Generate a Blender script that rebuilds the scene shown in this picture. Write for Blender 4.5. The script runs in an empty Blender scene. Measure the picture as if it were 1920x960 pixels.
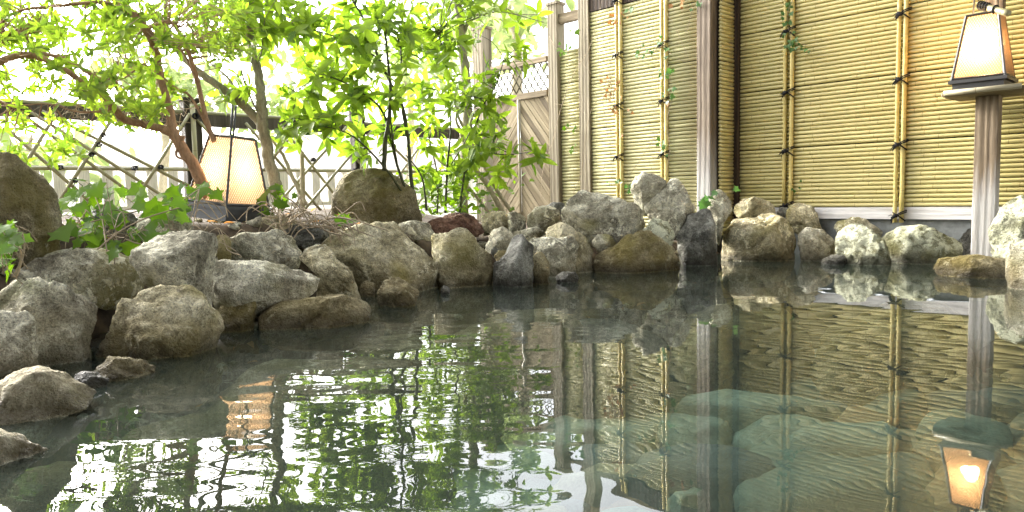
import bpy, bmesh, math, random
import numpy as np
from mathutils import Vector, Matrix
random.seed(7); rng = np.random.RandomState(11)
sc = bpy.context.scene; COL = sc.collection
PI = math.pi
# ------------------------------------------------------------------ camera, sky, sun, exposure
W0, H0, F = 1920.0, 960.0, 1350.0
HC = 0.345
TH = math.atan((480 - 366) / F); RO = 0.022
FW = Vector((0, math.cos(TH), -math.sin(TH))); U0 = Vector((0, math.sin(TH), math.cos(TH))); R0 = Vector((1, 0, 0))
RV = R0 * math.cos(RO) - U0 * math.sin(RO); UV = U0 * math.cos(RO) + R0 * math.sin(RO)
CAM = Vector((0, 0, HC))
cd = bpy.data.cameras.new('camera'); cam = bpy.data.objects.new('camera', cd); COL.objects.link(cam)
cd.sensor_width = 36; cd.lens = 36 * F / W0; cd.clip_start = 0.02; cd.clip_end = 2000
cam.matrix_world = Matrix(((RV.x, UV.x, -FW.x, 0), (RV.y, UV.y, -FW.y, 0), (RV.z, UV.z, -FW.z, HC), (0, 0, 0, 1)))
sc.camera = cam
SUN_DIR = Vector((-0.72, 0.55, 0.46)).normalized()      # towards the sun
w = bpy.data.worlds.new('World'); sc.world = w; w.use_nodes = True
nt = w.node_tree; nt.nodes.clear()
sky = nt.nodes.new('ShaderNodeTexSky'); sky.sky_type = 'NISHITA'; sky.sun_disc = False
sky.sun_elevation = math.asin(SUN_DIR.z); sky.sun_rotation = math.atan2(SUN_DIR.x, SUN_DIR.y)
sky.air_density = 1.0; sky.dust_density = 5.0; sky.ozone_density = 1.0
hs = nt.nodes.new('ShaderNodeHueSaturation'); hs.inputs['Saturation'].default_value = 0.25   # veiled white sky
bg = nt.nodes.new('ShaderNodeBackground'); bg.inputs['Strength'].default_value = 0.15
wo = nt.nodes.new('ShaderNodeOutputWorld')
nt.links.new(sky.outputs[0], hs.inputs['Color']); nt.links.new(hs.outputs[0], bg.inputs[0]); nt.links.new(bg.outputs[0], wo.inputs[0])
sl = bpy.data.lights.new('sun', 'SUN'); sl.energy = 1.0; sl.angle = math.radians(12); sl.color = (1, 0.95, 0.87)
so = bpy.data.objects.new('sun', sl); COL.objects.link(so); so.rotation_euler = SUN_DIR.to_track_quat('Z', 'Y').to_euler()
sc.view_settings.view_transform = 'Standard'; sc.view_settings.look = 'None'
sc.view_settings.exposure = 3.0; sc.view_settings.gamma = 1.0; sc.view_settings.use_curve_mapping = False
sc.render.engine = 'CYCLES'
cy = sc.cycles; cy.max_bounces = 8; cy.diffuse_bounces = 3; cy.glossy_bounces = 3; cy.transmission_bounces = 6
cy.transparent_max_bounces = 16; cy.sample_clamp_indirect = 6; cy.caustics_reflective = False; cy.use_denoising = True

# ------------------------------------------------------------------ geometry of the view: pixel -> place
def ray(px, py):
    return (FW + RV * ((px - 960) / F) + UV * ((480 - py) / F))
def hz(px): return 366 - (px - 960) * RO
def at(px, py, D):
    r = ray(px, py); return CAM + r * (D / r.y)
def wp(px, py):
    r = ray(px, py); return CAM + r * (HC / -r.z)
def dw(px, yw): return wp(px, yw).y
VPd = ray(-380, hz(-380)); VPd.z = 0; VPd.normalize()
E = -VPd                                   # along the wall, towards the right
N = Vector((-E.y, E.x, 0)) * -1            # out of the wall towards the bath
if N.y > 0: N = -N
A0 = wp(1680, 484)
def ray_plane(px, py, p0, n):
    r = ray(px, py); return CAM + r * ((p0 - CAM).dot(n) / r.dot(n))
O = ray_plane(1380, 400, A0, N); O.z = 0   # the corner
ANG = math.atan2(E.y, E.x)
def on(px, py, t=0.0):                     # wall-frame coordinates (s, z) on the plane t in front of the wall
    p = ray_plane(px, py, O + N * t, N); return (p - O).dot(E), p.z
def onf(px, py, s):                        # on the plane across: (t, z)
    p = ray_plane(px, py, O + E * s, E); return (p - O).dot(N), p.z
def toW(s, t, z): return O + E * s + N * t + Vector((0, 0, z))
p_ret = ray_plane(1350, 400, O, E); TL = (p_ret - O).dot(N)     # depth of the return
print('corner', O, 'return depth', TL)

# ------------------------------------------------------------------ mesh helpers
class MB:
    def __init__(s): s.v = []; s.f = []; s.m = []
    def add(s, vs, fs, mi=0):
        b = len(s.v); s.v += [tuple(v) for v in vs]; s.f += [tuple(b + i for i in f) for f in fs]; s.m += [mi] * len(fs)
    def box(s, x0, x1, y0, y1, z0, z1, mi=0, bev=0.0):
        if bev > 0:
            b = min(bev, (x1 - x0) * .45, (y1 - y0) * .45)
            pr = [(x0 + b, y0), (x1 - b, y0), (x1, y0 + b), (x1, y1 - b), (x1 - b, y1), (x0 + b, y1), (x0, y1 - b), (x0, y0 + b)]
            vs = [(x, y, z0) for x, y in pr] + [(x, y, z1) for x, y in pr]
            s.add(vs, [tuple(range(7, -1, -1)), tuple(range(8, 16))] + [(i, (i + 1) % 8, 8 + (i + 1) % 8, 8 + i) for i in range(8)], mi); return
        vs = [(x0, y0, z0), (x1, y0, z0), (x1, y1, z0), (x0, y1, z0), (x0, y0, z1), (x1, y0, z1), (x1, y1, z1), (x0, y1, z1)]
        s.add(vs, [(3, 2, 1, 0), (4, 5, 6, 7), (0, 1, 5, 4), (1, 2, 6, 5), (2, 3, 7, 6), (3, 0, 4, 7)], mi)
    def tube(s, pts, rad, n=6, mi=0, cap=True):
        pts = [Vector(p) for p in pts]; L = len(pts)
        if not hasattr(rad, '__len__'): rad = [rad] * L
        b = len(s.v); up = Vector((0.13, 0.21, 1)).normalized(); prev = None
        for i, p in enumerate(pts):
            d = (pts[min(i + 1, L - 1)] - pts[max(i - 1, 0)])
            if d.length < 1e-9: d = Vector((0, 0, 1))
            d.normalize()
            if prev is None:
                a = d.cross(up)
                if a.length < .1: a = d.cross(Vector((1, 0, 0)))
            else: a = prev - d * prev.dot(d)
            a.normalize(); prev = a; c = d.cross(a)
            for k in range(n):
                q = p + (a * math.cos(2 * PI * k / n) + c * math.sin(2 * PI * k / n)) * rad[i]; s.v.append(tuple(q))
        for i in range(L - 1):
            for k in range(n):
                s.f.append((b + i * n + k, b + i * n + (k + 1) % n, b + (i + 1) * n + (k + 1) % n, b + (i + 1) * n + k)); s.m.append(mi)
        if cap:
            s.f.append(tuple(b + k for k in range(n - 1, -1, -1))); s.m.append(mi)
            s.f.append(tuple(b + (L - 1) * n + k for k in range(n))); s.m.append(mi)
    def build(s, name, mats, parent=None, base=None, smooth=True):
        me = bpy.data.meshes.new(name)
        vs = s.v if base is None else [(x - base[0], y - base[1], z - base[2]) for x, y, z in s.v]
        me.from_pydata(vs, [], s.f)
        if not isinstance(mats, (list, tuple)): mats = [mats]
        for m in mats: me.materials.append(m)
        if len(mats) > 1: me.polygons.foreach_set('material_index', s.m)
        if smooth: me.polygons.foreach_set('use_smooth', [True] * len(me.polygons))
        me.update(); o = bpy.data.objects.new(name, me); COL.objects.link(o)
        if parent: o.parent = parent
        elif base is not None: o.location = base
        return o
def empty(name, loc, rz=0.0):
    o = bpy.data.objects.new(name, None); COL.objects.link(o); o.location = loc; o.rotation_euler = (0, 0, rz); o.empty_display_size = .05; return o
def tag(o, label=None, cat=None, group=None, kind=None):
    if label: o['label'] = label
    if cat: o['category'] = cat
    if group: o['group'] = group
    if kind: o['kind'] = kind
    return o
def inst(name, me, parent, M):
    o = bpy.data.objects.new(name, me); COL.objects.link(o)
    if parent: o.parent = parent
    o.matrix_local = M; return o
def cr(pts, n=6):
    """smooth curve through points (Catmull-Rom), points may carry extra values"""
    P = [np.array(p, float) for p in pts]; out = []
    for i in range(len(P) - 1):
        p0, p1, p2, p3 = P[max(i - 1, 0)], P[i], P[i + 1], P[min(i + 2, len(P) - 1)]
        for k in range(n):
            t = k / n
            out.append(.5 * ((2 * p1) + (p2 - p0) * t + (2 * p0 - 5 * p1 + 4 * p2 - p3) * t * t + (3 * p1 - p0 - 3 * p2 + p3) * t ** 3))
    out.append(P[-1]); return out
def hash3(i, j, k):
    n = (i * 374761393 + j * 668265263 + k * 2147483647 * 3 + 1013904223) & 0xffffffff
    n = ((n ^ (n >> 13)) * 1274126177) & 0xffffffff
    n = (n ^ (n >> 16)) & 0xffff
    return n / 32767.5 - 1
def noise(p):
    p = np.asarray(p, float); i = np.floor(p).astype(np.int64); f = p - i; u = f * f * f * (f * (f * 6 - 15) + 10)
    r = 0
    for a in (0, 1):
        for b in (0, 1):
            for c in (0, 1):
                wgt = (u[:, 0] if a else 1 - u[:, 0]) * (u[:, 1] if b else 1 - u[:, 1]) * (u[:, 2] if c else 1 - u[:, 2])
                r = r + wgt * hash3(i[:, 0] + a, i[:, 1] + b, i[:, 2] + c)
    return r
def fbm(p, o=4, ridged=False):
    r = 0; a = 1; t = 0
    for k in range(o):
        n = noise(p * 2.03 ** k + 17.3 * k)
        if ridged: n = 1 - 2 * np.abs(n)
        r = r + a * n; t += a; a *= .5
    return r / t
def npmesh(name, v, f, mats, smooth=True):
    me = bpy.data.meshes.new(name); k = f.shape[1]
    me.vertices.add(len(v)); me.vertices.foreach_set('co', np.asarray(v, np.float32).ravel())
    me.loops.add(f.size); me.loops.foreach_set('vertex_index', f.astype(np.int32).ravel())
    me.polygons.add(len(f)); me.polygons.foreach_set('loop_start', np.arange(0, f.size, k, dtype=np.int32))
    me.polygons.foreach_set('use_smooth', np.full(len(f), smooth))
    for m in (mats if isinstance(mats, (list, tuple)) else [mats]): me.materials.append(m)
    me.update(calc_edges=True); me.validate(); return me

def ico(n):
    bm = bmesh.new(); bmesh.ops.create_icosphere(bm, subdivisions=n, radius=1.0)
    v = np.array([x.co[:] for x in bm.verts]); f = np.array([[a.index for a in p.verts] for p in bm.faces]); bm.free(); return v, f
ICO = {4: ico(5), 3: ico(4), 2: ico(3)}
# ------------------------------------------------------------------ materials
def mat(name, rough=.7, spec=.3):
    m = bpy.data.materials.new(name); m.use_nodes = True; b = m.node_tree.nodes['Principled BSDF']
    b.inputs['Roughness'].default_value = rough; b.inputs['Specular IOR Level'].default_value = spec; return m, m.node_tree, b
class NB:
    def __init__(s, t): s.t = t
    def n(s, typ, **kw):
        x = s.t.nodes.new(typ)
        for k, v in kw.items():
            if k in x.inputs.keys(): s.set(x.inputs[k], v)
            else: setattr(x, k, v)
        return x
    def set(s, i, v):
        if isinstance(v, bpy.types.NodeSocket): s.t.links.new(v, i)
        else: i.default_value = v
    def coord(s, kind='Object', scale=(1, 1, 1), rot=(0, 0, 0), rnd=True):
        tc = s.n('ShaderNodeTexCoord'); mp = s.n('ShaderNodeMapping'); s.set(mp.inputs['Vector'], tc.outputs[kind])
        mp.inputs['Scale'].default_value = scale; mp.inputs['Rotation'].default_value = rot
        if rnd:
            oi = s.n('ShaderNodeObjectInfo'); mu = s.math('MULTIPLY', oi.outputs['Random'], 37.0)
            cb = s.n('ShaderNodeCombineXYZ'); s.set(cb.inputs[0], mu); s.set(cb.inputs[1], mu); s.set(cb.inputs[2], mu); s.set(mp.inputs['Location'], cb.outputs[0])
        return mp.outputs[0]
    def noise(s, vec, scale, detail=4, rough=.6, dist=0.0):
        x = s.n('ShaderNodeTexNoise'); s.set(x.inputs['Vector'], vec); x.inputs['Scale'].default_value = scale; x.inputs['Detail'].default_value = detail
        x.inputs['Roughness'].default_value = rough; x.inputs['Distortion'].default_value = dist; return x.outputs['Fac']
    def voro(s, vec, scale, feature='F1'):
        x = s.n('ShaderNodeTexVoronoi'); x.feature = feature; s.set(x.inputs['Vector'], vec); x.inputs['Scale'].default_value = scale; return x
    def ramp(s, fac, stops, interp='LINEAR'):
        x = s.n('ShaderNodeValToRGB'); s.set(x.inputs[0], fac); cr_ = x.color_ramp; cr_.interpolation = interp
        while len(cr_.elements) < len(stops): cr_.elements.new(.5)
        for e, (p, c) in zip(cr_.elements, stops):
            e.position = p; e.color = (c, c, c, 1) if not hasattr(c, '__len__') else (*c, 1)
        return x.outputs[0]
    def mix(s, fac, a, b, bt='MIX'):
        x = s.n('ShaderNodeMix'); x.data_type = 'RGBA'; x.blend_type = bt; s.set(x.inputs[0], fac)
        for i, v in ((6, a), (7, b)):
            if not isinstance(v, bpy.types.NodeSocket): v = (*v, 1) if len(v) == 3 else v
            s.set(x.inputs[i], v)
        return x.outputs[2]
    def math(s, op, a, b=0.0, c=0.0, clamp=False):
        x = s.n('ShaderNodeMath'); x.operation = op; x.use_clamp = clamp; s.set(x.inputs[0], a); s.set(x.inputs[1], b); s.set(x.inputs[2], c); return x.outputs[0]
    def bump(s, h, dist, strength=1.0, normal=None):
        x = s.n('ShaderNodeBump'); s.set(x.inputs['Height'], h); x.inputs['Distance'].default_value = dist; x.inputs['Strength'].default_value = strength
        if normal is not None: s.set(x.inputs['Normal'], normal)
        return x.outputs[0]

def rock_mat(name, c1, c2, c3, pale=0.35, moss=0.2, pit=.5, dryrough=.88):
    """c1 dark, c2 mid, c3 light; pale = share of crusty pale lichen, moss = share of green-brown film"""
    m, t, b = mat(name, .85, .25); q = NB(t)
    v = q.coord('Object')
    n1 = q.noise(v, 9, 6, .62, .3); n2 = q.noise(v, 55, 5, .7); n3 = q.noise(v, 240, 3, .7); n5 = q.noise(v, 120, 4, .65); n4 = q.noise(v, 4, 3, .5, .6)
    vor = q.voro(v, 120); pits = q.ramp(vor.outputs['Distance'], [(0.0, 0.0), (.35, 1.0)])
    vor2 = q.voro(v, 34); pits2 = q.ramp(vor2.outputs['Distance'], [(0.05, 0.0), (.3, 1.0)])
    base = q.ramp(n1, [(.34, c1), (.5, c2), (.64, c3)])
    sp = q.ramp(n2, [(.32, .48), (.5, .9), (.66, 1.25)]); base = q.mix(1.0, base, sp, 'MULTIPLY')
    sp2 = q.ramp(n3, [(.3, .5), (.65, 1.35)]); base = q.mix(1.0, base, sp2, 'MULTIPLY')
    # green-brown film in its own patches
    mo = q.ramp(n4, [(.5 + .25 * (1 - 2 * moss) - .06, 0.0), (.5 + .25 * (1 - 2 * moss) + .1, 1.0)])
    mo = q.math('MULTIPLY', mo, .8)
    base = q.mix(mo, base, (c2[0] * .62, c2[1] * .60, c2[2] * .30))
    # pale crust
    nl = q.noise(v, 26, 8, .75, .4); cr_ = q.ramp(nl, [(.62 - .25 * pale, 0.0), (.68 - .25 * pale, 1.0)])
    nl2 = q.noise(v, 6, 3, .5); crm = q.ramp(nl2, [(.6 - .3 * pale, 0.0), (.7 - .3 * pale, 1.0)])
    cr_ = q.math('MULTIPLY', cr_, crm); base = q.mix(q.math('MULTIPLY', cr_, .75), base, (c3[0] * 1.5 + .06, c3[1] * 1.5 + .07, c3[2] * 1.5 + .06))
    base = q.mix(1.0, base, q.ramp(pits, [(0.0, .45), (1.0, 1.0)]), 'MULTIPLY')
    # wet foot of the stone, where the bath laps it
    g = q.n('ShaderNodeNewGeometry'); sx = q.n('ShaderNodeSeparateXYZ'); q.set(sx.inputs[0], g.outputs['Position'])
    wob = q.math('MULTIPLY_ADD', q.noise(g.outputs['Position'], 14, 4), .06, sx.outputs[2])
    wet = q.ramp(wob, [(.035, 1.0), (.08, 0.0)]); damp = q.ramp(wob, [(.06, .42), (.17, 0.0)]); above = q.ramp(sx.outputs[2], [(0.0, .25), (.005, 1.0)]); wet = q.math('MULTIPLY', wet, above); damp = q.math('MULTIPLY', damp, above)
    base = q.mix(damp, base, (c1[0] * 1.15, c1[1] * .95, c1[2] * .55))
    base = q.mix(q.math('MULTIPLY', wet, .72), base, (c1[0] * .22, c1[1] * .19, c1[2] * .12))
    q.set(b.inputs['Base Color'], base); q.set(b.inputs['Roughness'], q.ramp(wet, [(0.0, dryrough), (1.0, .28)]))
    h = q.math('MULTIPLY_ADD', n2, 1.0, n1); h = q.math('MULTIPLY_ADD', n5, .45, h)
    h = q.math('MULTIPLY_ADD', n3, .13, h); h = q.math('MULTIPLY_ADD', pits, .08 * pit, h); h = q.math('MULTIPLY_ADD', pits2, .16 * pit, h); h = q.math('MULTIPLY_ADD', cr_, .1, h)
    q.set(b.inputs['Normal'], q.bump(h, .028, 1.0)); return m
RM = {
 'grey': rock_mat('grey_stone', (0.232, 0.209, 0.144), (0.505, 0.471, 0.337), (0.793, 0.753, 0.578), .45, .25),
 'tan': rock_mat('tan_stone', (0.166, 0.143, 0.078), (0.505, 0.445, 0.264), (0.765, 0.699, 0.481), .4, .35),
 'brown': rock_mat('brown_stone', (0.114, 0.092, 0.046), (0.342, 0.289, 0.157), (0.573, 0.512, 0.312), .3, .45),
 'dark': rock_mat('dark_stone', (0.067, 0.065, 0.051), (0.166, 0.163, 0.132), (0.437, 0.430, 0.361), .35, .15, .5, .5),
 'lichen': rock_mat('lichen_stone', (0.093, 0.092, 0.055), (0.355, 0.356, 0.229), (0.547, 0.552, 0.397), .7, .35, .9),
 'lava': rock_mat('lava_stone', (0.072, 0.036, 0.028), (0.246, 0.135, 0.090), (0.410, 0.256, 0.180), .1, .1, 1.5),
 'boulder': rock_mat('boulder_stone', (0.104, 0.087, 0.050), (0.287, 0.249, 0.144), (0.465, 0.417, 0.277), .1, .45, .8),
}
def bamboo_mat(name, c1, c2, node, z=False):
    m, t, b = mat(name, .38, .4); q = NB(t); v = q.coord('Object', (.6, 6, 6) if not z else (6, 6, .6)); oi = q.n('ShaderNodeObjectInfo')
    n = q.noise(v, 5, 5, .65); c = q.ramp(n, [(.3, c1), (.7, c2)])
    var = q.ramp(oi.outputs['Random'], [(0, .92), (1, 1.04)]); c = q.mix(1.0, c, var, 'MULTIPLY')
    n2 = q.noise(q.coord('Object', (3, 60, 60) if not z else (60, 60, 3)), 6, 3, .7); c = q.mix(1.0, c, q.ramp(n2, [(.3, .93), (.6, 1.03)]), 'MULTIPLY')
    q.set(b.inputs['Base Color'], c); q.set(b.inputs['Normal'], q.bump(n2, .0008, .6))
    m2, t2, b2 = mat(name + '_node', .6, .2); b2.inputs['Base Color'].default_value = (*node, 1); return [m, m2]
BM = bamboo_mat('wall_bamboo', (.47, .40, .155), (.58, .505, .225), (.24, .17, .06))
BMP = bamboo_mat('pale_bamboo', (.50, .46, .23), (.64, .60, .34), (.25, .18, .08))
BMV = bamboo_mat('batten_bamboo', (.46, .36, .11), (.62, .51, .19), (.2, .13, .05), z=True)
BMG = bamboo_mat('fence_bamboo', (.20, .19, .10), (.36, .34, .20), (.12, .09, .05))
BMW = bamboo_mat('old_bamboo', (.26, .23, .15), (.42, .38, .26), (.15, .1, .05))
def wood_mat(name, c1, c2, c3, axis='z', white=None, scale=1.0, rough=.75):
    m, t, b = mat(name, rough, .25); q = NB(t)
    S = {'z': (14, 14, .9), 'x': (.9, 14, 14)}[axis]; S = tuple(a * scale for a in S)
    v = q.coord('Object', S); v2 = q.coord('Object', tuple(a * 4 for a in S))
    n1 = q.noise(v, 2.2, 4, .55, 1.4); n2 = q.noise(v2, 3, 4, .7); wv = q.n('ShaderNodeTexWave'); q.set(wv.inputs['Vector'], v); wv.bands_direction = 'Y' if axis == 'x' else 'X'
    wv.inputs['Scale'].default_value = .8; wv.inputs['Distortion'].default_value = 6; wv.inputs['Detail'].default_value = 3
    g = q.math('MULTIPLY_ADD', wv.outputs['Fac'], .35, q.math('MULTIPLY', n1, .65)); c = q.ramp(g, [(.25, c1), (.5, c2), (.75, c3)])
    c = q.mix(1.0, c, q.ramp(n2, [(.35, .74), (.6, 1.05)]), 'MULTIPLY'); c = q.mix(1.0, c, (.84, .80, .76), 'MULTIPLY')
    if white:
        geo = q.n('ShaderNodeNewGeometry'); sx = q.n('ShaderNodeSeparateXYZ'); q.set(sx.inputs[0], geo.outputs['Position'])
        zz = q.math('MULTIPLY_ADD', q.noise(v, 3, 5, .7), .35, sx.outputs[2])
        fac = q.ramp(zz, [(white[0], 1.0), (white[1], 0.0)]); fac = q.math('MULTIPLY', fac, q.ramp(n2, [(.3, .5), (.55, .72)])); c = q.mix(fac, c, (.46, .46, .45))
    q.set(b.inputs['Base Color'], c); q.set(b.inputs['Normal'], q.bump(q.math('MULTIPLY_ADD', n2, .5, g), .004, .8)); return m
M_post = wood_mat('weathered_post_wood', (.12, .09, .06), (.22, .18, .13), (.32, .27, .20))
M_postg = wood_mat('grey_post_wood', (.13, .11, .07), (.25, .22, .15), (.36, .33, .24))
M_postw = wood_mat('limed_post_wood', (.13, .10, .065), (.23, .18, .12), (.33, .27, .19), white=(.45, .62))
M_postm = wood_mat('limed_post_wood_brown', (.12, .095, .07), (.21, .17, .13), (.30, .255, .20), white=(.55, .85))
M_dark = wood_mat('dark_fence_wood', (.03, .027, .02), (.065, .058, .045), (.11, .10, .08))
M_darkx = wood_mat('dark_rail_wood', (.02, .018, .015), (.045, .04, .034), (.08, .072, .06), axis='x')
M_corner = wood_mat('dark_corner_wood', (.025, .016, .01), (.05, .034, .022), (.08, .055, .035))
M_gate = wood_mat('gate_slat_wood', (.11, .085, .05), (.24, .20, .12), (.38, .33, .22), axis='x', scale=.8)
M_railw = wood_mat('gate_rail_wood', (.15, .12, .07), (.27, .22, .14), (.36, .31, .21), axis='x')
M_board = wood_mat('white_weathered_board', (.42, .35, .26), (.72, .72, .71), (.88, .90, .92), axis='x', scale=.5)
M_pale = wood_mat('pale_painted_slat', (.74, .77, .66), (.80, .82, .72), (.84, .85, .78))
def plain(name, c, rough=.7, spec=.3, metal=0.0, nscale=30, var=.25):
    m, t, b = mat(name, rough, spec); q = NB(t); n = q.noise(q.coord('Object'), nscale, 4, .6)
    q.set(b.inputs['Base Color'], q.mix(1.0, c, q.ramp(n, [(.3, 1 - var), (.7, 1 + var)]), 'MULTIPLY')); b.inputs['Metallic'].default_value = metal; return m
M_lat = plain('dark_lattice_cane', (.09, .08, .04), .7)
M_rope = plain('black_palm_rope', (.012, .012, .014), .9)
M_frame = plain('dark_lantern_metal', (.035, .034, .032), .45, .5)
M_framel = plain('grey_lantern_wood', (.055, .06, .065), .55, .4)
M_wire = plain('brass_wire', (.16, .09, .03), .5, .4)
M_base = plain('grey_plaster', (.22, .23, .22), .9)
M_back = plain('dark_backing', (.025, .02, .012), .9)
M_soil = plain('soil', (.07, .05, .03), .95, nscale=25, var=.6)
M_twigd = plain('dry_twig', (.30, .24, .16), .85)
M_stemg = plain('dark_green_stem', (.045, .05, .02), .6)
def bark_mat(name, c1, c2, s=1.0):
    m, t, b = mat(name, .85, .2); q = NB(t); v = q.coord('Object', (1, 1, .35)); n = q.noise(v, 30 * s, 6, .65, .8); n2 = q.noise(v, 130 * s, 4, .7)
    q.set(b.inputs['Base Color'], q.mix(1.0, q.ramp(n, [(.3, c1), (.7, c2)]), q.ramp(n2, [(.3, .7), (.6, 1.1)]), 'MULTIPLY'))
    q.set(b.inputs['Normal'], q.bump(q.math('MULTIPLY_ADD', n2, .4, n), .006, .8)); return m
M_barkr = bark_mat('russet_bark', (.20, .115, .065), (.40, .26, .16))
M_barkg = bark_mat('grey_green_bark', (.13, .12, .075), (.30, .28, .20))
M_barkl = bark_mat('pale_bark', (.26, .22, .14), (.45, .40, .28))
def leaf_mat(name, c1, c2, trans, speck=None, rough=.4):
    m = bpy.data.materials.new(name); m.use_nodes = True; t = m.node_tree; t.nodes.clear(); q = NB(t)
    v = q.coord('Object', rnd=True); oi = q.n('ShaderNodeObjectInfo'); n = q.noise(v, 14, 3, .6)
    geo = q.n('ShaderNodeNewGeometry'); f = q.math('MULTIPLY_ADD', geo.outputs['Random Per Island'], .55, q.math('MULTIPLY', q.math('MULTIPLY_ADD', oi.outputs['Random'], .5, q.math('MULTIPLY', n, .5)), .6))
    c = q.ramp(f, [(.2, c1), (.8, c2)])
    if speck:
        vo = q.voro(v, 190); n3 = q.noise(v, 40, 2); k = q.math('MULTIPLY', q.ramp(vo.outputs['Distance'], [(.22, 1.0), (.34, 0.0)]), q.ramp(n3, [(.45, 0.0), (.55, 1.0)]))
        c = q.mix(q.math('MULTIPLY', k, .8), c, speck)
    d = q.n('ShaderNodeBsdfDiffuse'); q.set(d.inputs[0], c)
    tr = q.n('ShaderNodeBsdfTranslucent'); q.set(tr.inputs[0], q.mix(1.0, c, trans, 'MULTIPLY'))
    mx = q.n('ShaderNodeMixShader'); mx.inputs[0].default_value = .55; q.set(mx.inputs[1], d.outputs[0]); q.set(mx.inputs[2], tr.outputs[0])
    g = q.n('ShaderNodeBsdfGlossy'); g.inputs['Roughness'].default_value = rough; g.inputs[0].default_value = (1, 1, 1, 1)
    lw_ = q.n('ShaderNodeLayerWeight'); lw_.inputs[0].default_value = .35; mx2 = q.n('ShaderNodeMixShader'); q.set(mx2.inputs[0], q.math('MULTIPLY_ADD', lw_.outputs['Facing'], .035, .008)); q.set(mx2.inputs[1], mx.outputs[0]); q.set(mx2.inputs[2], g.outputs[0])
    o = q.n('ShaderNodeOutputMaterial'); q.set(o.inputs[0], mx2.outputs[0]); return m
M_leafa = leaf_mat('fresh_small_leaf', (.08, .14, .018), (.22, .30, .035), (1.6, 1.7, .9))
M_leafb = leaf_mat('speckled_leaf', (.07, .135, .015), (.21, .295, .03), (1.5, 1.6, .8), speck=(.30, .36, .10))
M_ivy = leaf_mat('ivy_leaf', (.04, .10, .005), (.13, .22, .010), (1.6, 1.7, .6), rough=.65)
M_ivyd = leaf_mat('dark_ivy_leaf', (.04, .10, .03), (.12, .22, .06), (1.3, 1.5, 1.0))
M_dry = leaf_mat('dry_leaf', (.24, .12, .04), (.42, .24, .08), (1.2, 1.0, .8), rough=.7)
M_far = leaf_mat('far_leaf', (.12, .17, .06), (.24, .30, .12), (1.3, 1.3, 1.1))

# ------------------------------------------------------------------ ground, hills
def shore_pts():
    P = [(-260, 1500), (-120, 960), (0, 830), (120, 760), (240, 700), (420, 640), (560, 600), (690, 585), (800, 550), (930, 540), (1100, 512), (1280, 498), (1500, 488), (1700, 486), (1900, 520), (2150, 560), (2500, 600)]
    return [wp(x, y) for x, y in P]
SH = np.array([(p.x, p.y) for p in shore_pts()])
def sdist(X, Y):
    """distance to the shore line, positive on land (left/behind)"""
    best = np.full(X.shape, 1e9); sg = np.zeros(X.shape)
    for a, b in zip(SH[:-1], SH[1:]):
        d = b - a; L = d @ d; t = np.clip(((X - a[0]) * d[0] + (Y - a[1]) * d[1]) / L, 0, 1)
        qx = X - (a[0] + t * d[0]); qy = Y - (a[1] + t * d[1]); D = np.hypot(qx, qy); cr_ = d[0] * qy - d[1] * qx
        u = D < best; best = np.where(u, D, best); sg = np.where(u, np.sign(cr_), sg)
    return best * sg
def gridmesh(name, xs, ys, zf, m):
    X, Y = np.meshgrid(xs, ys); Z = zf(X, Y); v = np.stack([X.ravel(), Y.ravel(), Z.ravel()], 1)
    nx, ny = len(xs), len(ys); i = np.arange(nx - 1)[None, :] + np.arange(ny - 1)[:, None] * nx
    f = np.stack([i, i + 1, i + 1 + nx, i + nx], -1).reshape(-1, 4)
    o = bpy.data.objects.new(name, npmesh(name, v, f, m)); COL.objects.link(o); return o
def bank(X, Y):
    d = sdist(X, Y); s = np.clip((d - .10) / .55, 0, 1); s = s * s * (3 - 2 * s)
    leftness = np.clip((2.6 - (X + Y * .0)) / 2.6, .25, 1)
    n = noise(np.stack([X.ravel() * 5, Y.ravel() * 5, X.ravel() * 0], 1)).reshape(X.shape)
    top = .27 - np.clip((X + .85) / .5, 0, 1) * .12 - np.clip((X - .2) / .8, 0, 1) * .10
    return -.5 + s * (.5 + top) + n * .015 * s
o = gridmesh('ground', np.linspace(-300, 300, 41), np.linspace(-200, 400, 41), lambda X, Y: -1.2 + 0 * X, plain('pale_gravel', (.5, .48, .42), .95, nscale=3)); tag(o, kind='structure')
o = gridmesh('garden_bank', np.linspace(-4.2, 3.6, 170), np.linspace(-1.2, 5.6, 150), bank, M_soil); tag(o, kind='structure')
def hillf(X, Y):
    r = np.hypot(X, Y); n = fbm(np.stack([X.ravel() * .03, Y.ravel() * .03, X.ravel() * 0], 1), 4).reshape(X.shape)
    return -1.5 + np.clip((r - 45) / 60, 0, 1) * (9 + 5 * n)
o = gridmesh('hills', np.linspace(-260, 260, 120), np.linspace(30, 260, 70), hillf, plain('pale_hillside', (.22, .20, .165), .95, nscale=.3, var=.45)); tag(o, kind='structure')

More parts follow.
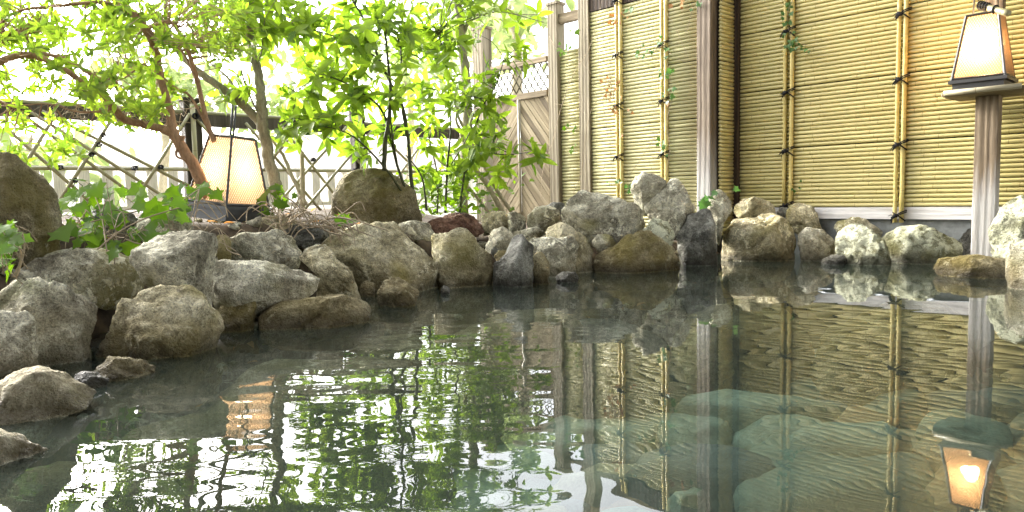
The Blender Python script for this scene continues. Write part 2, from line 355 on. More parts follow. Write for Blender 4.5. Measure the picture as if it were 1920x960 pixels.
# ------------------------------------------------------------------ pool floor with its flat slabs, and the water
FZ = -.42
MS = []
for i, (a, b_) in enumerate([((.15, .21, .16), (.26, .33, .26)), ((.18, .18, .12), (.30, .29, .20)), ((.09, .14, .11), (.17, .23, .18)), ((.20, .14, .075), (.33, .24, .13)), ((.17, .23, .18), (.29, .36, .28)), ((.07, .10, .095), (.12, .16, .15))]):
    m, t, b = mat('bath_slab_%d' % i, .6, .3); q = NB(t); v = q.coord('Object'); n = q.noise(v, 6, 7, .7, 1.0); n2 = q.noise(v, 40, 5, .7)
    q.set(b.inputs['Base Color'], q.mix(1.0, q.ramp(n, [(.3, a), (.7, b_)]), q.ramp(n2, [(.3, .75), (.65, 1.15)]), 'MULTIPLY')); q.set(b.inputs['Normal'], q.bump(n, .03, .7)); MS.append(m)
floor = gridmesh('pool_floor', np.linspace(-4, 5, 30), np.linspace(-2.5, 5.6, 30), lambda X, Y: FZ - .05 + 0 * X, plain('bath_floor_joint', (.22, .21, .14), .9, nscale=8, var=.5)); tag(floor, kind='structure')
def slab(cx, cy, r, z, mi, th=.03, k=9, asp=1.0, rot=0.0):
    V, Fc = ICO[2]; p = np.sign(V) * np.abs(V) ** .7; rs = np.random.RandomState(int(abs(cx * 977 + cy * 613) * 10) % 99991); so_ = rs.uniform(-40, 40, 3)
    for j in range(6):                                                       # broken sides
        a = rs.uniform(0, 6.28); nr = np.array([math.cos(a), math.sin(a), rs.uniform(0, .5)]); h = p @ nr; ex = np.maximum(h - h.max() * rs.uniform(.68, .88), 0); p = p - ex[:, None] * nr * .9
    p = p * (1 + .22 * fbm(p * 1.3 + so_, 3)[:, None]) * np.array([r * asp, r / asp, th + .03]); p[:, 2] += .012 * fbm(p * 14 + so_, 3)
    o = bpy.data.objects.new('slab', npmesh('slab', p, Fc, MS[mi])); COL.objects.link(o); o.parent = floor; o.location = (cx, cy, z); o.rotation_euler = (0, 0, rot); return o
gy = .35; row = 0
while gy < 3.6:
    gx = -1.3 + (row % 2) * .17
    while gx < 2.9:
        x_, y_ = gx + random.uniform(-.06, .06), gy + random.uniform(-.05, .05)
        if sdist(np.array([x_]), np.array([y_]))[0] < -.02:
            slab(x_, y_, random.uniform(.11, .17), FZ - .045 + random.uniform(0, .025), random.choices(range(6), [4, 4, 3, 3, 1.5, 1.5])[0], asp=random.uniform(.9, 1.25), rot=random.uniform(0, 3))
        gx += .27
    gy += .24; row += 1
# the slabs and blocks that stand out
for px, py, r, mi, asp, rot, th in [(1420, 745, .26, 4, 1.45, -.3, .06), (1600, 800, .2, 4, 1.3, -.1, .06), (1640, 885, .13, 4, 1.4, -.2, .05), (1350, 900, .2, 5, 1.6, -.3, .12), (1550, 920, .26, 2, 1.3, .4, .1), (1240, 720, .16, 4, 1.2, .2, .05),
                                   (1080, 790, .13, 4, 1.0, .1, .05), (650, 800, .12, 4, 1.1, .3, .05), (1700, 650, .25, 0, 1.3, 0, .05), (1180, 880, .2, 1, 1.5, .2, .05), (760, 850, .15, 0, 1.2, .2, .05), (1290, 925, .07, 4, 1.3, .5, .06)]:
    r_ = ray(px, py); k_ = (HC - FZ - .06) / -r_.z; p = CAM + r_ * k_; slab(p.x, p.y, r * .8, FZ - .02, mi, th=th, k=6, asp=asp, rot=rot)

def water_z(X, Y):
    Z = np.zeros_like(X); rs = np.random.RandomState(5)
    px = 960 + F * X / np.maximum(Y, .15)
    # livelier near the camera and to the left, calm along the far stones
    am = .10 + .64 * np.clip((1180 - px) / 300, 0, 1) * np.clip((2.75 - Y) / .6, .12, 1) * np.clip((sdist(X, Y) * -1) / .35, .15, 1)
    for i in range(46):
        lam = math.exp(rs.uniform(math.log(.042), math.log(.26))); th = rs.normal(PI / 2, .25); k = 2 * PI / lam; s = .0042 * (lam / .15) ** .1
        Z += am * s / k * np.sin(k * (X * math.cos(th) + Y * math.sin(th)) + rs.uniform(0, 6.28))
    for (cx, cy, lam, s) in [(-.75, .95, .09, .008), (.2, 1.5, .13, .004)]:
        R = np.hypot(X - cx, Y - cy); k = 2 * PI / lam; Z += s / k * np.sin(k * R) * np.exp(-R / .8) * np.clip(am, 0, 1)
    return Z
mw = bpy.data.materials.new('bath_water'); mw.use_nodes = True; t = mw.node_tree; t.nodes.clear(); q = NB(t)
tr = q.n('ShaderNodeBsdfTransparent'); tr.inputs[0].default_value = (.86, .96, .91, 1)
gl = q.n('ShaderNodeBsdfGlossy'); gl.inputs['Roughness'].default_value = 0.0; gl.inputs[0].default_value = (1, 1, 1, 1)
fr = q.n('ShaderNodeFresnel'); fr.inputs[0].default_value = 1.42; mx = q.n('ShaderNodeMixShader')
q.set(mx.inputs[0], fr.outputs[0]); 
df = q.n('ShaderNodeBsdfDiffuse'); df.inputs[0].default_value = (.33, .44, .35, 1); mk = q.n('ShaderNodeMixShader'); mk.inputs[0].default_value = .034   # slightly milky spring water
q.set(mk.inputs[1], tr.outputs[0]); q.set(mk.inputs[2], df.outputs[0]); q.set(mx.inputs[1], mk.outputs[0]); q.set(mx.inputs[2], gl.outputs[0]); oo = q.n('ShaderNodeOutputMaterial'); q.set(oo.inputs[0], mx.outputs[0])
ys = np.concatenate([np.linspace(-1.4, .3, 60), .3 + np.cumsum(np.linspace(.006, .014, 440))]); ys = ys[ys < 4.9]
water = gridmesh('water', np.linspace(-2.6, 3.5, 560), ys, water_z, mw); tag(water, kind='structure')

# ------------------------------------------------------------------ stones
CR = {'A': (0, 380, 1.8457), 'B': (560, 380, 2.5946), 'C': (1240, 330, 2.5941), 'D': (880, 0, 2.0), 'E': (380, 0, 2.0), 'F': (0, 0, 2.0), 'P': (0, 0, 1.0)}
def stone(crop, pts, m, label, yw=None, wet=True, thick=.8, name='stone', seed=0, rough=1.0, big=False, cat='stone'):
    ox, oy, s = CR[crop]; P = [(ox + x / s, oy + y / s) for x, y in pts]
    xs = [p[0] for p in P]; y_ = [p[1] for p in P]; x0, x1, y0, y1 = min(xs), max(xs), min(y_), max(y_)
    if yw is None: yw = y1
    cx = (x0 + x1) / 2; D = dw(cx, yw); Hh = y1 - y0
    if wet: P = [(x, y + (.45 * Hh if y > y0 + .68 * Hh else 0)) for x, y in P]
    else: P = [(x, y + (.22 * Hh if y > y0 + .7 * Hh else 0)) for x, y in P]
    size = ((x1 - x0) * .5 + Hh * .5) / F * D; T = .5 * size * thick
    D += T * .75
    hd = Vector(((cx - 960) / F, 1, 0)).normalized(); r = Vector((hd.y, -hd.x, 0)); y1b = max(p[1] for p in P)
    c = at(cx, (y0 + y1b) / 2, D); Q = []
    for x, y in P:
        p = ray_plane(x, y, c, hd) - c; Q.append((p.dot(r), p.z))
    Q = np.array(Q)
    # star radius
    th = np.linspace(-PI, PI, 361); R = np.zeros(361)
    n = len(Q)
    for i in range(361):
        d = np.array([math.cos(th[i]), math.sin(th[i])]); best = 0
        for k in range(n):
            a, b = Q[k], Q[(k + 1) % n]; e = b - a; den = d[0] * e[1] - d[1] * e[0]
            if abs(den) < 1e-12: continue
            tt = (a[0] * e[1] - a[1] * e[0]) / den; uu = (a[0] * d[1] - a[1] * d[0]) / den
            if tt > 0 and -1e-6 <= uu <= 1 + 1e-6: best = max(best, tt)
        R[i] = best if best > 0 else np.nan
    if np.isnan(R).any(): R[np.isnan(R)] = np.nanmean(R)
    ker = np.array([1, 2, 3, 4, 3, 2, 1.]); ker /= ker.sum(); Rp = np.concatenate([R[-9:-1], R, R[1:9]]); R = np.convolve(Rp, ker, 'same')[8:-8]
    pw = x1 - x0
    lv = 4 if pw > 95 else 3
    V, Fc = ICO[lv]; X, Y, Z = V[:, 0], V[:, 1], V[:, 2]
    rho = np.hypot(X, Z); ph = np.arctan2(Z, X); Rr = np.interp(ph, th, R); qq = 2.9
    sc_ = 1 / (rho ** qq + np.abs(Y) ** qq) ** (1 / qq)
    p = np.stack([Rr * np.cos(ph) * rho * sc_, T * Y * sc_, Rr * np.sin(ph) * rho * sc_], 1)
    rs = np.random.RandomState(seed + int(x0 * 7 + y0 * 3) % 10007)
    # broken faces
    for k in range(9):
        nrm = np.array([rs.uniform(-.9, .9), rs.uniform(-1.4, -.35), rs.uniform(-.5, 1.0)]); nrm /= np.linalg.norm(nrm)
        h = p @ nrm; d = np.max(h) * rs.uniform(.66, .9); ex = np.maximum(h - d, 0); p = p - (ex * .93)[:, None] * nrm
    for k in range(3):
        nrm = np.array([rs.uniform(-1, 1), rs.uniform(.2, 1.), rs.uniform(-.3, 1)]); nrm /= np.linalg.norm(nrm)
        h = p @ nrm; d = np.max(h) * .8; ex = np.maximum(h - d, 0); p = p - (ex * .8)[:, None] * nrm
    u = p / np.linalg.norm(p, axis=1)[:, None]; so_ = rs.uniform(-50, 50, 3)
    L = size
    disp = fbm(p / L * 2.2 + so_, 3) * .075 + fbm(p / L * 5 + so_ + 9, 4, True) * .035 + fbm(p * 26 + so_, 3) * .0
    p = p + u * (disp * L * rough)[:, None]
    p = p + u * (fbm(p * 30 + so_, 4, True) * .0060 * rough + fbm(p * 110 + so_, 2) * .0022)[:, None]
    for k in range(rs.randint(1, 4) if pw > 60 else 1):      # cracks and creases
        nrm = rs.normal(size=3); nrm /= np.linalg.norm(nrm); q0 = (p @ nrm) / L - rs.uniform(-.35, .35) + fbm(p / L * 3 + so_ * 2, 3) * .14
        p = p - u * (np.exp(-(q0 / .022) ** 2) * .030 * L + np.clip(q0, 0, .12) * .10 * L)[:, None]
    # keep the traced extent
    for ax, q0 in ((0, Q[:, 0]), (2, Q[:, 1])):
        a0, a1 = p[:, ax].min(), p[:, ax].max(); b0, b1 = q0.min(), q0.max(); p[:, ax] = b0 + (p[:, ax] - a0) * (b1 - b0) / (a1 - a0)
    wld = np.stack([c.x + r.x * p[:, 0] + hd.x * p[:, 1], c.y + r.y * p[:, 0] + hd.y * p[:, 1], c.z + p[:, 2]], 1)
    # never through the wall
    dn = (wld - np.array(O)) @ np.array(N); lim = (TL + .03 if cx < 1350 else .03); sh_ = np.maximum(lim - dn, 0); wld[:, :2] += sh_[:, None] * np.array(N)[:2]
    base = np.array([c.x, c.y, wld[:, 2].min()]); me = npmesh(name, wld - base, Fc, RM[m]); o = bpy.data.objects.new(name, me); COL.objects.link(o); o.location = base
    return tag(o, label, cat, 'stones edging the bath' if name == 'stone' else None)
S = stone
# left shore, nearest the camera
S('A', [(-70, 300), (0, 265), (180, 262), (320, 310), (342, 360), (330, 440), (290, 520), (262, 590), (150, 580), (60, 600), (-70, 600)], 'grey', 'big pale rough stone at the left edge, above the flat pitted wet stone', 690)
S('A', [(-90, 400), (0, 375), (75, 390), (120, 430), (140, 500), (130, 560), (60, 600), (0, 640), (-90, 660)], 'grey', 'rough grey stone cut by the left edge, leaning on the big pale one', 715, thick=.6)
S('A', [(322, 430), (385, 330), (500, 310), (560, 285), (640, 285), (690, 310), (720, 360), (760, 400), (778, 450), (700, 500), (600, 540), (450, 545), (350, 560), (315, 520)], 'tan', 'broad humped stone with dark green face standing in the water below the overhanging block', 672, thick=.7)
S('A', [(30, 262), (80, 180), (200, 158), (330, 158), (400, 170), (450, 215), (500, 260), (512, 295), (480, 320), (360, 335), (300, 310), (180, 300), (60, 290)], 'grey', 'long low grey stone under the ivy at the left, with a flat sloping top', 640, wet=False)
S('A', [(480, 130), (520, 100), (620, 95), (700, 98), (748, 115), (758, 150), (752, 200), (742, 240), (738, 330), (720, 350), (640, 300), (560, 285), (500, 255), (470, 220), (445, 185)], 'grey', 'blocky stone with brown overhanging face perched above the humped stone', 640, wet=False, thick=.6)
S('A', [(738, 205), (820, 195), (900, 205), (1060, 215), (1108, 235), (1110, 260), (1085, 310), (960, 340), (860, 380), (800, 360), (735, 350), (738, 260)], 'grey', 'long flat-topped stone right of the overhanging block', 612, wet=False, thick=.6)
S('A', [(742, 365), (860, 335), (888, 345), (875, 410), (830, 445), (780, 445), (745, 410)], 'brown', 'small dark green-brown stone wedged under the long flat-topped stone', 622, thick=1)
S('A', [(890, 395), (960, 350), (1080, 322), (1180, 318), (1260, 345), (1290, 380), (1230, 405), (1150, 425), (1000, 437), (900, 430)], 'brown', 'flat wet stone with glistening top sloping into the bath', 616, thick=.8, rough=.6)
S('A', [(1035, 210), (1080, 165), (1110, 145), (1140, 165), (1165, 215), (1220, 260), (1255, 305), (1262, 345), (1180, 350), (1090, 345), (1105, 260), (1060, 225)], 'tan', 'narrow leaning stone between the long flat-topped stone and the largest tan boulder', 585, wet=False)
S('A', [(785, 115), (830, 97), (900, 100), (940, 90), (990, 100), (1050, 150), (1045, 180), (1000, 212), (900, 214), (830, 205), (790, 190)], 'grey', 'rounded grey stone lying behind the long flat-topped stone', 575, wet=False)
S('A', [(472, 55), (560, 38), (640, 33), (667, 60), (668, 100), (600, 112), (500, 130), (473, 95)], 'grey', 'small pale stone behind the overhanging block, below the ivy', 590, wet=False)
S('A', [(740, 125), (775, 110), (800, 125), (800, 190), (760, 200), (745, 170)], 'brown', 'small brown stone in the gap beside the overhanging block', 600, wet=False)
S('P', [(355, 424), (385, 413), (450, 412), (470, 425), (465, 445), (400, 448), (360, 445)], 'tan', 'low tan stone right under the standing lantern', 552, wet=False)
S('P', [(455, 418), (480, 405), (530, 402), (560, 412), (565, 432), (500, 442), (460, 440)], 'brown', 'low brown stone to the right of the standing lantern under dry roots', 548, wet=False)
S('P', [(520, 440), (530, 425), (560, 417), (600, 420), (622, 435), (610, 455), (560, 458), (525, 455)], 'dark', 'dark stone half buried under the dry roots', 548, wet=False)
S('P', [(155, 425), (165, 400), (195, 385), (235, 388), (262, 410), (265, 440), (220, 455), (165, 450)], 'dark', 'round dark stone peeping out of the ivy left of the lantern', 590, wet=False)
S('F', [(-120, 640), (-60, 580), (0, 566), (60, 580), (130, 640), (180, 700), (210, 760), (235, 830), (235, 900), (180, 960), (60, 980), (-120, 980)], 'boulder', 'large dark brown boulder at the left edge behind the ivy', 640, wet=False, name='boulder', cat='boulder', thick=.8)
S('A', [(-70, 640), (0, 630), (60, 595), (130, 572), (250, 590), (325, 640), (335, 660), (230, 710), (50, 775), (0, 790), (-70, 800)], 'grey', 'flat pitted wet stone at the left edge, below the big pale stone', 795, thick=1.3, rough=.7)
S('A', [(318, 580), (380, 535), (450, 530), (540, 550), (525, 590), (430, 628), (350, 615)], 'brown', 'small wet stone tip breaking the water under the humped stone', 712, thick=.8)
S('A', [(255, 600), (300, 585), (345, 590), (378, 612), (360, 645), (300, 650)], 'dark', 'smallest wet dark stone by the flat pitted stone', 728, thick=.8)
S('A', [(-70, 800), (0, 795), (80, 825), (168, 860), (90, 905), (0, 945), (-70, 960)], 'grey', 'lowest wet stone in the bottom left corner of the photo', 872, thick=1.0, rough=.8)
# middle shore
S('B', [(105, 195), (180, 140), (280, 105), (400, 90), (520, 95), (600, 130), (640, 180), (655, 240), (692, 300), (680, 350), (600, 430), (520, 420), (400, 410), (300, 390), (200, 310), (130, 250)], 'tan', 'largest tan boulder of the shore, humped with a pale crusty top', 550, name='boulder', cat='boulder', thick=.75)
S('B', [(640, 155), (720, 150), (820, 118), (900, 145), (930, 210), (948, 290), (940, 370), (900, 405), (800, 412), (720, 400), (690, 340), (655, 230)], 'tan', 'upright rounded stone with vertical pale ribs right of the largest tan boulder', 540)
S('B', [(295, 395), (330, 378), (370, 395), (372, 430), (335, 450), (300, 440)], 'brown', 'small brown stone at the foot of the largest tan boulder', 556)
S('B', [(385, 415), (430, 365), (500, 400), (588, 452), (560, 480), (480, 500), (400, 485), (380, 450)], 'brown', 'wedge-shaped stone poking out of the water before the largest tan boulder', 575, thick=.9)
S('B', [(690, 412), (712, 403), (736, 412), (738, 435), (712, 447), (692, 438)], 'dark', 'tiny wet pebble-like stone in the water below the upright rounded stone', 552)
S('B', [(945, 300), (1010, 255), (1040, 180), (1060, 155), (1085, 150), (1110, 180), (1145, 215), (1130, 260), (1140, 400), (1040, 412), (945, 390)], 'dark', 'pointed grey stone with a sharp peak standing in the water', 538, thick=.8)
S('B', [(1108, 180), (1200, 163), (1330, 175), (1365, 220), (1348, 310), (1240, 345), (1200, 320), (1140, 260)], 'grey', 'pale smooth-topped block right of the pointed grey stone', 520, wet=False)
S('B', [(1135, 265), (1160, 240), (1195, 240), (1222, 290), (1225, 390), (1180, 410), (1138, 400)], 'brown', 'small brown stone between the pointed stone and the pale block', 533)
S('B', [(1200, 145), (1260, 93), (1300, 108), (1340, 150), (1420, 190), (1442, 250), (1435, 330), (1350, 345), (1300, 300), (1220, 220)], 'tan', 'tan leaning stone behind the pale smooth-topped block', 512, wet=False)
S('B', [(1428, 250), (1520, 215), (1600, 150), (1680, 133), (1730, 170), (1800, 230), (1860, 275), (1870, 315), (1800, 340), (1600, 335), (1440, 335)], 'brown', 'wide greenish wedge stone at the waterline in the middle of the shore', 511)
S('B', [(1428, 185), (1450, 155), (1510, 150), (1545, 185), (1530, 220), (1450, 228)], 'grey', 'small round grey stone on top of the wide greenish wedge', 508, wet=False)
S('D', [(343, 810), (370, 745), (410, 712), (500, 718), (560, 740), (620, 755), (662, 800), (645, 860), (580, 890), (480, 900), (420, 880), (370, 850)], 'grey', 'big smooth grey boulder on top of the pile before the gate side posts', 506, wet=False, name='boulder', cat='boulder', thick=.6)
S('D', [(603, 720), (610, 670), (640, 643), (700, 668), (740, 682), (700, 740), (670, 780), (615, 750)], 'grey', 'pale pitted stone at the very top of the pile, leaning left', 497, wet=False, thick=.6)
S('D', [(655, 775), (700, 710), (745, 668), (780, 680), (820, 740), (850, 785), (800, 840), (740, 852), (690, 815)], 'grey', 'pale cracked stone at the top of the pile beside the middle post', 498, wet=False, thick=.6)
S('D', [(648, 845), (700, 818), (750, 838), (772, 880), (752, 940), (700, 930), (665, 890)], 'lichen', 'small knobbly stone with yellow-green crust under the cracked top stone', 505, wet=False)
S('B', [(622, 95), (700, 55), (800, 46), (870, 75), (908, 130), (860, 150), (750, 150), (650, 145)], 'lava', 'reddish brown porous lava stone behind the upright rounded stone', 505, wet=False, rough=1.5)
S('B', [(885, 75), (920, 45), (1000, 40), (1020, 60), (1025, 130), (960, 142), (895, 138)], 'tan', 'pale tan stone right of the reddish lava stone', 500, wet=False)
S('B', [(1015, 50), (1060, 42), (1100, 65), (1108, 120), (1060, 138), (1025, 130)], 'grey', 'small pale stone squeezed left of the angular grey stone', 500, wet=False)
S('B', [(1108, 75), (1150, 22), (1220, 13), (1265, 45), (1274, 90), (1240, 120), (1180, 140), (1112, 125)], 'grey', 'angular grey stone before the foot of the gate', 500, wet=False)
S('B', [(905, 150), (1000, 116), (1050, 150), (1048, 200), (980, 240), (915, 215)], 'grey', 'grey stone filling the gap above the pointed grey stone', 512, wet=False)
S('B', [(1040, 150), (1160, 116), (1198, 150), (1150, 178), (1055, 180)], 'grey', 'thin flat grey slab-like stone under the angular grey stone', 506, wet=False)
S('B', [(480, 100), (560, 85), (630, 100), (668, 145), (650, 170), (560, 165)], 'grey', 'grey stone showing behind the crest of the largest tan boulder', 520, wet=False)
S('D', [(272, 775), (320, 757), (360, 760), (358, 805), (300, 800)], 'dark', 'dark flat stone at the foot of the slender gate side post', 488, wet=False)
S('E', [(480, 760), (486, 695), (520, 640), (600, 630), (700, 640), (760, 670), (800, 740), (828, 830), (700, 850), (560, 850), (485, 830)], 'boulder', 'large brown boulder standing upright behind the shore in the planting', 508, wet=False, name='boulder', cat='boulder', thick=.8)
S('E', [(375, 945), (400, 918), (460, 912), (485, 940), (480, 975), (390, 980)], 'grey', 'small grey stone left of the largest tan boulder by the dry roots', 560, wet=False)
S('B', [(935, 230), (955, 215), (975, 235), (970, 265), (945, 262)], 'dark', 'tiny dark stone in the crack behind the pointed grey stone', 520, wet=False)
S('B', [(950, 260), (985, 232), (1020, 240), (1015, 290), (960, 295)], 'brown', 'tiny brown stone tucked against the shoulder of the pointed stone', 528, wet=False)
S('B', [(1250, 355), (1290, 335), (1345, 335), (1365, 365), (1320, 400), (1270, 385)], 'dark', 'small glistening stone awash in front of the tan leaning stone', 530, thick=.9)
# right shore, under the bamboo wall
S('C', [(68, 280), (110, 190), (180, 158), (240, 180), (270, 260), (278, 370), (200, 410), (100, 395)], 'dark', 'dark grey stone in the shade below the middle post', 499, thick=.6)
S('C', [(222, 145), (255, 85), (300, 64), (347, 110), (342, 170), (300, 220), (278, 290), (245, 215)], 'grey', 'small upright egg-shaped stone at the foot of the middle post', 490, wet=False, thick=.7)
S('C', [(350, 150), (390, 112), (460, 98), (540, 130), (560, 172), (480, 195), (380, 190)], 'tan', 'low tan stone on top of the two-toned block', 479, wet=False, thick=.7)
S('C', [(287, 290), (300, 230), (360, 183), (440, 192), (560, 180), (620, 225), (658, 290), (655, 380), (600, 412), (400, 418), (320, 405), (288, 350)], 'tan', 'large two-toned block, white left face and ochre right face, at the waterline', 490, thick=.7)
S('C', [(605, 180), (655, 130), (712, 133), (740, 175), (785, 242), (740, 265), (680, 270), (620, 230)], 'tan', 'triangular stone with green tinge leaning on the white board', 480, wet=False, thick=.6)
S('C', [(562, 170), (590, 150), (622, 155), (620, 185), (580, 195)], 'dark', 'tiny dark stone at the foot of the twin bamboo batten', 478, wet=False, thick=.7)
S('C', [(663, 285), (720, 260), (800, 248), (840, 285), (857, 350), (845, 390), (740, 412), (690, 402), (665, 340)], 'grey', 'mid-sized grey stone with two dark hollows right of the two-toned block', 489, thick=.6)
S('C', [(838, 250), (900, 203), (980, 198), (1050, 230), (1078, 265), (1050, 310), (900, 310)], 'grey', 'rounded stone behind the white crusted sloping stone', 484, wet=False, thick=.5)
S('C', [(843, 305), (880, 250), (960, 233), (1005, 270), (1075, 330), (1118, 380), (1095, 420), (1000, 434), (900, 418), (858, 370)], 'lichen', 'white crusted pitted stone sloping down to the right at the waterline', 497, thick=.6)
S('C', [(1052, 300), (1090, 243), (1200, 236), (1280, 243), (1472, 262), (1468, 300), (1432, 405), (1300, 432), (1180, 427), (1110, 380)], 'lichen', 'long white crusted block with a straight dark upper corner', 495, thick=.4)
S('C', [(1425, 395), (1455, 330), (1488, 253), (1530, 250), (1590, 300), (1645, 375), (1620, 410), (1500, 415)], 'dark', 'dark grey pyramid stone left of the lantern post foot', 490, thick=.5)
S('C', [(1590, 270), (1640, 190), (1740, 122), (1850, 90), (1900, 300), (1870, 450), (1760, 465), (1680, 410), (1615, 360)], 'lichen', 'big pale crusted boulder cut by the right edge of the photo', 512, name='boulder', cat='boulder', thick=.5)
S('C', [(1322, 435), (1400, 402), (1560, 383), (1680, 395), (1740, 440), (1760, 480), (1650, 497), (1450, 485)], 'brown', 'low dark green wet stone lying in the water at the right', 521, thick=.6, rough=.6)
S('C', [(775, 410), (830, 388), (890, 382), (905, 405), (895, 430), (800, 432)], 'dark', 'small low dark stone awash right of the two-toned block', 497, thick=.7)
S('P', [(1885, 470), (1930, 440), (2010, 450), (2030, 520), (1960, 545), (1900, 530)], 'grey', 'grey stone at the right edge next to the low wet stone', 545, thick=.7)
# stones under water along the shore: their tops show through
def sub(px, yw, rx, ry, top, label, m='brown'):
    p = wp(px, yw); V, Fc = ICO[4]; p_ = V.copy(); nrm = np.sign(p_) * np.abs(p_) ** .75
    rs = np.random.RandomState(int(px)); so_ = rs.uniform(-20, 20, 3); q_ = nrm * np.array([rx, ry, .3]); q_ += V * (fbm(q_ * 5 + so_, 4) * .06)[:, None]; q_ += V * (fbm(q_ * 30 + so_, 3, True) * .004)[:, None]
    q_[:, 2] += top - q_[:, 2].max(); base = np.array([p.x, p.y, 0.0]); q_[:, :2] = q_[:, :2] @ np.array([[math.cos(.6), math.sin(.6)], [-math.sin(.6), math.cos(.6)]])
    o = bpy.data.objects.new('stone', npmesh('stone', q_, Fc, RM[m])); COL.objects.link(o); o.location = base; tag(o, label, 'stone', 'submerged stones')
sub(560, 652, .34, .24, -.035, 'broad submerged ledge stone under the water below the flat wet stone')
sub(330, 740, .20, .14, -.05, 'submerged brown stone in front of the small wet stone tip')
sub(180, 800, .20, .10, -.04, 'submerged stone beside the flat pitted wet stone at the left')
sub(760, 598, .26, .2, -.05, 'submerged flat stone off the wedge-shaped stone')
sub(960, 558, .30, .18, -.05, 'submerged stone in front of the pointed grey stone')
sub(1130, 545, .3, .2, -.10, 'submerged stone below the small glistening stone', 'dark')
sub(1380, 520, .35, .2, -.10, 'submerged stone before the two-toned block', 'brown')
sub(1680, 515, .4, .2, -.10, 'submerged stone before the long white crusted block', 'brown')
sub(60, 900, .16, .12, -.06, 'submerged stone near the bottom left corner', 'dark')

# ------------------------------------------------------------------ bamboo walls
PITCH = .0208
def cane_mesh(L, r, seed, sides=10, gap=.27):
    rs = random.Random(seed); mb = MB(); xs = [(0, 1.0, 0)]; x = rs.uniform(.03, gap)
    while x < L - .02:
        xs += [(x - .007, 1.0, 0), (x - .0014, 1.035, 1), (x + .0004, .98, 0), (x + .0025, 1.015, 0), (x + .008, 1.0, 0)]; x += gap * rs.uniform(.75, 1.25)
    xs.append((L, 1.0, 0))
    for j, (xx, k, _) in enumerate(xs):
        mb.v += [(xx, math.cos(2 * PI * i / sides) * r * k, math.sin(2 * PI * i / sides) * r * k) for i in range(sides)]
    for j in range(len(xs) - 1):
        for i in range(sides):
            mb.f.append((j * sides + i, (j + 1) * sides + i, (j + 1) * sides + (i + 1) % sides, j * sides + (i + 1) % sides)); mb.m.append(xs[j][2])
    mb.f.append(tuple(range(sides))); mb.m.append(0); mb.f.append(tuple((len(xs) - 1) * sides + i for i in range(sides - 1, -1, -1))); mb.m.append(0)
    return mb
def cane_wall(root, s0, s1, t, z0, z1, bm, zref, seed=0, along='x'):
    """rows of level canes, from z0 to z1, every 15th joint open and dark"""
    L = s1 - s0; meshes = []
    for k in range(7):
        o = cane_mesh(L, PITCH * .49, seed * 10 + k).build('bamboo_cane', bm); me = o.data; bpy.data.objects.remove(o); meshes.append(me)
    z = zref; i = 0; last = None; out = []
    while z < z1:
        if z >= z0:
            k = random.choice([m for m in meshes if m is not last]); last = k
            R = Matrix.Rotation(0 if along == 'x' else PI / 2, 4, 'Z')
            fl = Matrix.Rotation(random.uniform(0, 6.28), 4, 'X') @ Matrix.Diagonal((1, random.uniform(.94, 1.03), random.uniform(.94, 1.03), 1))
            T = Matrix.Translation((s0, -t, z)) if along == 'x' else Matrix.Translation((t, s0, z))
            T = T @ Matrix.Translation((random.uniform(-.001, .001), random.uniform(-.0006, .0006), random.uniform(-.0003, .0003)))
            out.append(inst('bamboo_cane', k, root, T @ R @ fl))
        i += 1; z += PITCH + (.003 if i % 15 == 0 else 0)
    return out
def knot(root, s, t, z, sc_=1.0, seed=0):
    """black palm-rope lashing round a pair of canes"""
    rs = random.Random(seed); mb = MB(); y = -t; r = .0028 * sc_; a = .026 * sc_
    for dz in (-.004, .004):
        mb.tube([(s - a, y + .012, z + dz - .012 * sc_), (s - a * .5, y - .006, z + dz - .006 * sc_), (s, y - .012, z + dz), (s + a * .6, y - .009, z + dz + .01 * sc_), (s + a * 1.25, y + .012, z + dz + .018 * sc_)], r, 6)
    mb.tube([(s - a * .8, y + .012, z + .014 * sc_), (s - a * .3, y - .008, z + .006 * sc_), (s + a * .5, y - .009, z - .006 * sc_), (s + a * 1.1, y + .008, z - .022 * sc_)], r, 6)
    for k in range(4): mb.tube([(s - a * .45 + rs.uniform(-.004, .004), y - .012 - .002 * k, z + rs.uniform(-.006, .006)), (s - a * .1, y - .018, z + rs.uniform(-.006, .006)), (s + a * .15, y - .013, z + rs.uniform(-.008, .008))], .0048 * sc_, 6)
    for k in range(6):
        e = (s - a * rs.uniform(.6, 1.2), y - .012 - rs.uniform(0, .01), z - rs.uniform(.0, .034) * sc_)
        mb.tube([(s - a * .2, y - .013, z), ((s - a * .2 + e[0]) / 2 - .002, y - .02, (z + e[2]) / 2 + .004), e], [.0022, .002, .001], 5)
    return mb.build('rope_knot', M_rope, root)
def vert_cane(root, s, t, z0, z1, r, seed, bm=BMV):
    o = cane_mesh(z1 - z0, r, seed, 12, .33).build('batten_cane', bm, root); o.matrix_local = Matrix.Translation((s, -t, z0)) @ Matrix.Rotation(-PI / 2, 4, 'Y'); return o
_, zb = on(1680, 387.5); _, zb2 = on(1750, 411)
s_end = on(2250, 400)[0]
ZT = 2.15
wall = empty('bamboo_wall', O, ANG)
tag(wall, 'yellow bamboo cane wall with two twin bamboo battens behind the lamp post', 'wall', 'bamboo walls')
cane_wall(wall, .005, s_end, .006, zb, ZT, BM, zb + PITCH * .5, 1)
mb = MB(); mb.box(.0, s_end, .008, .03, zb2 + .003, ZT); mb.build('backing_board', M_back, wall, smooth=False)
mb = MB(); mb.box(.0, s_end, -.012, .0075, zb2 + .0, zb - .002, bev=.003); mb.build('bottom_board', M_board, wall, smooth=False)
mb = MB(); mb.box(.0, s_end, .012, .05, -.5, zb2 - .002); mb.build('plaster_base', M_base, wall, smooth=False)
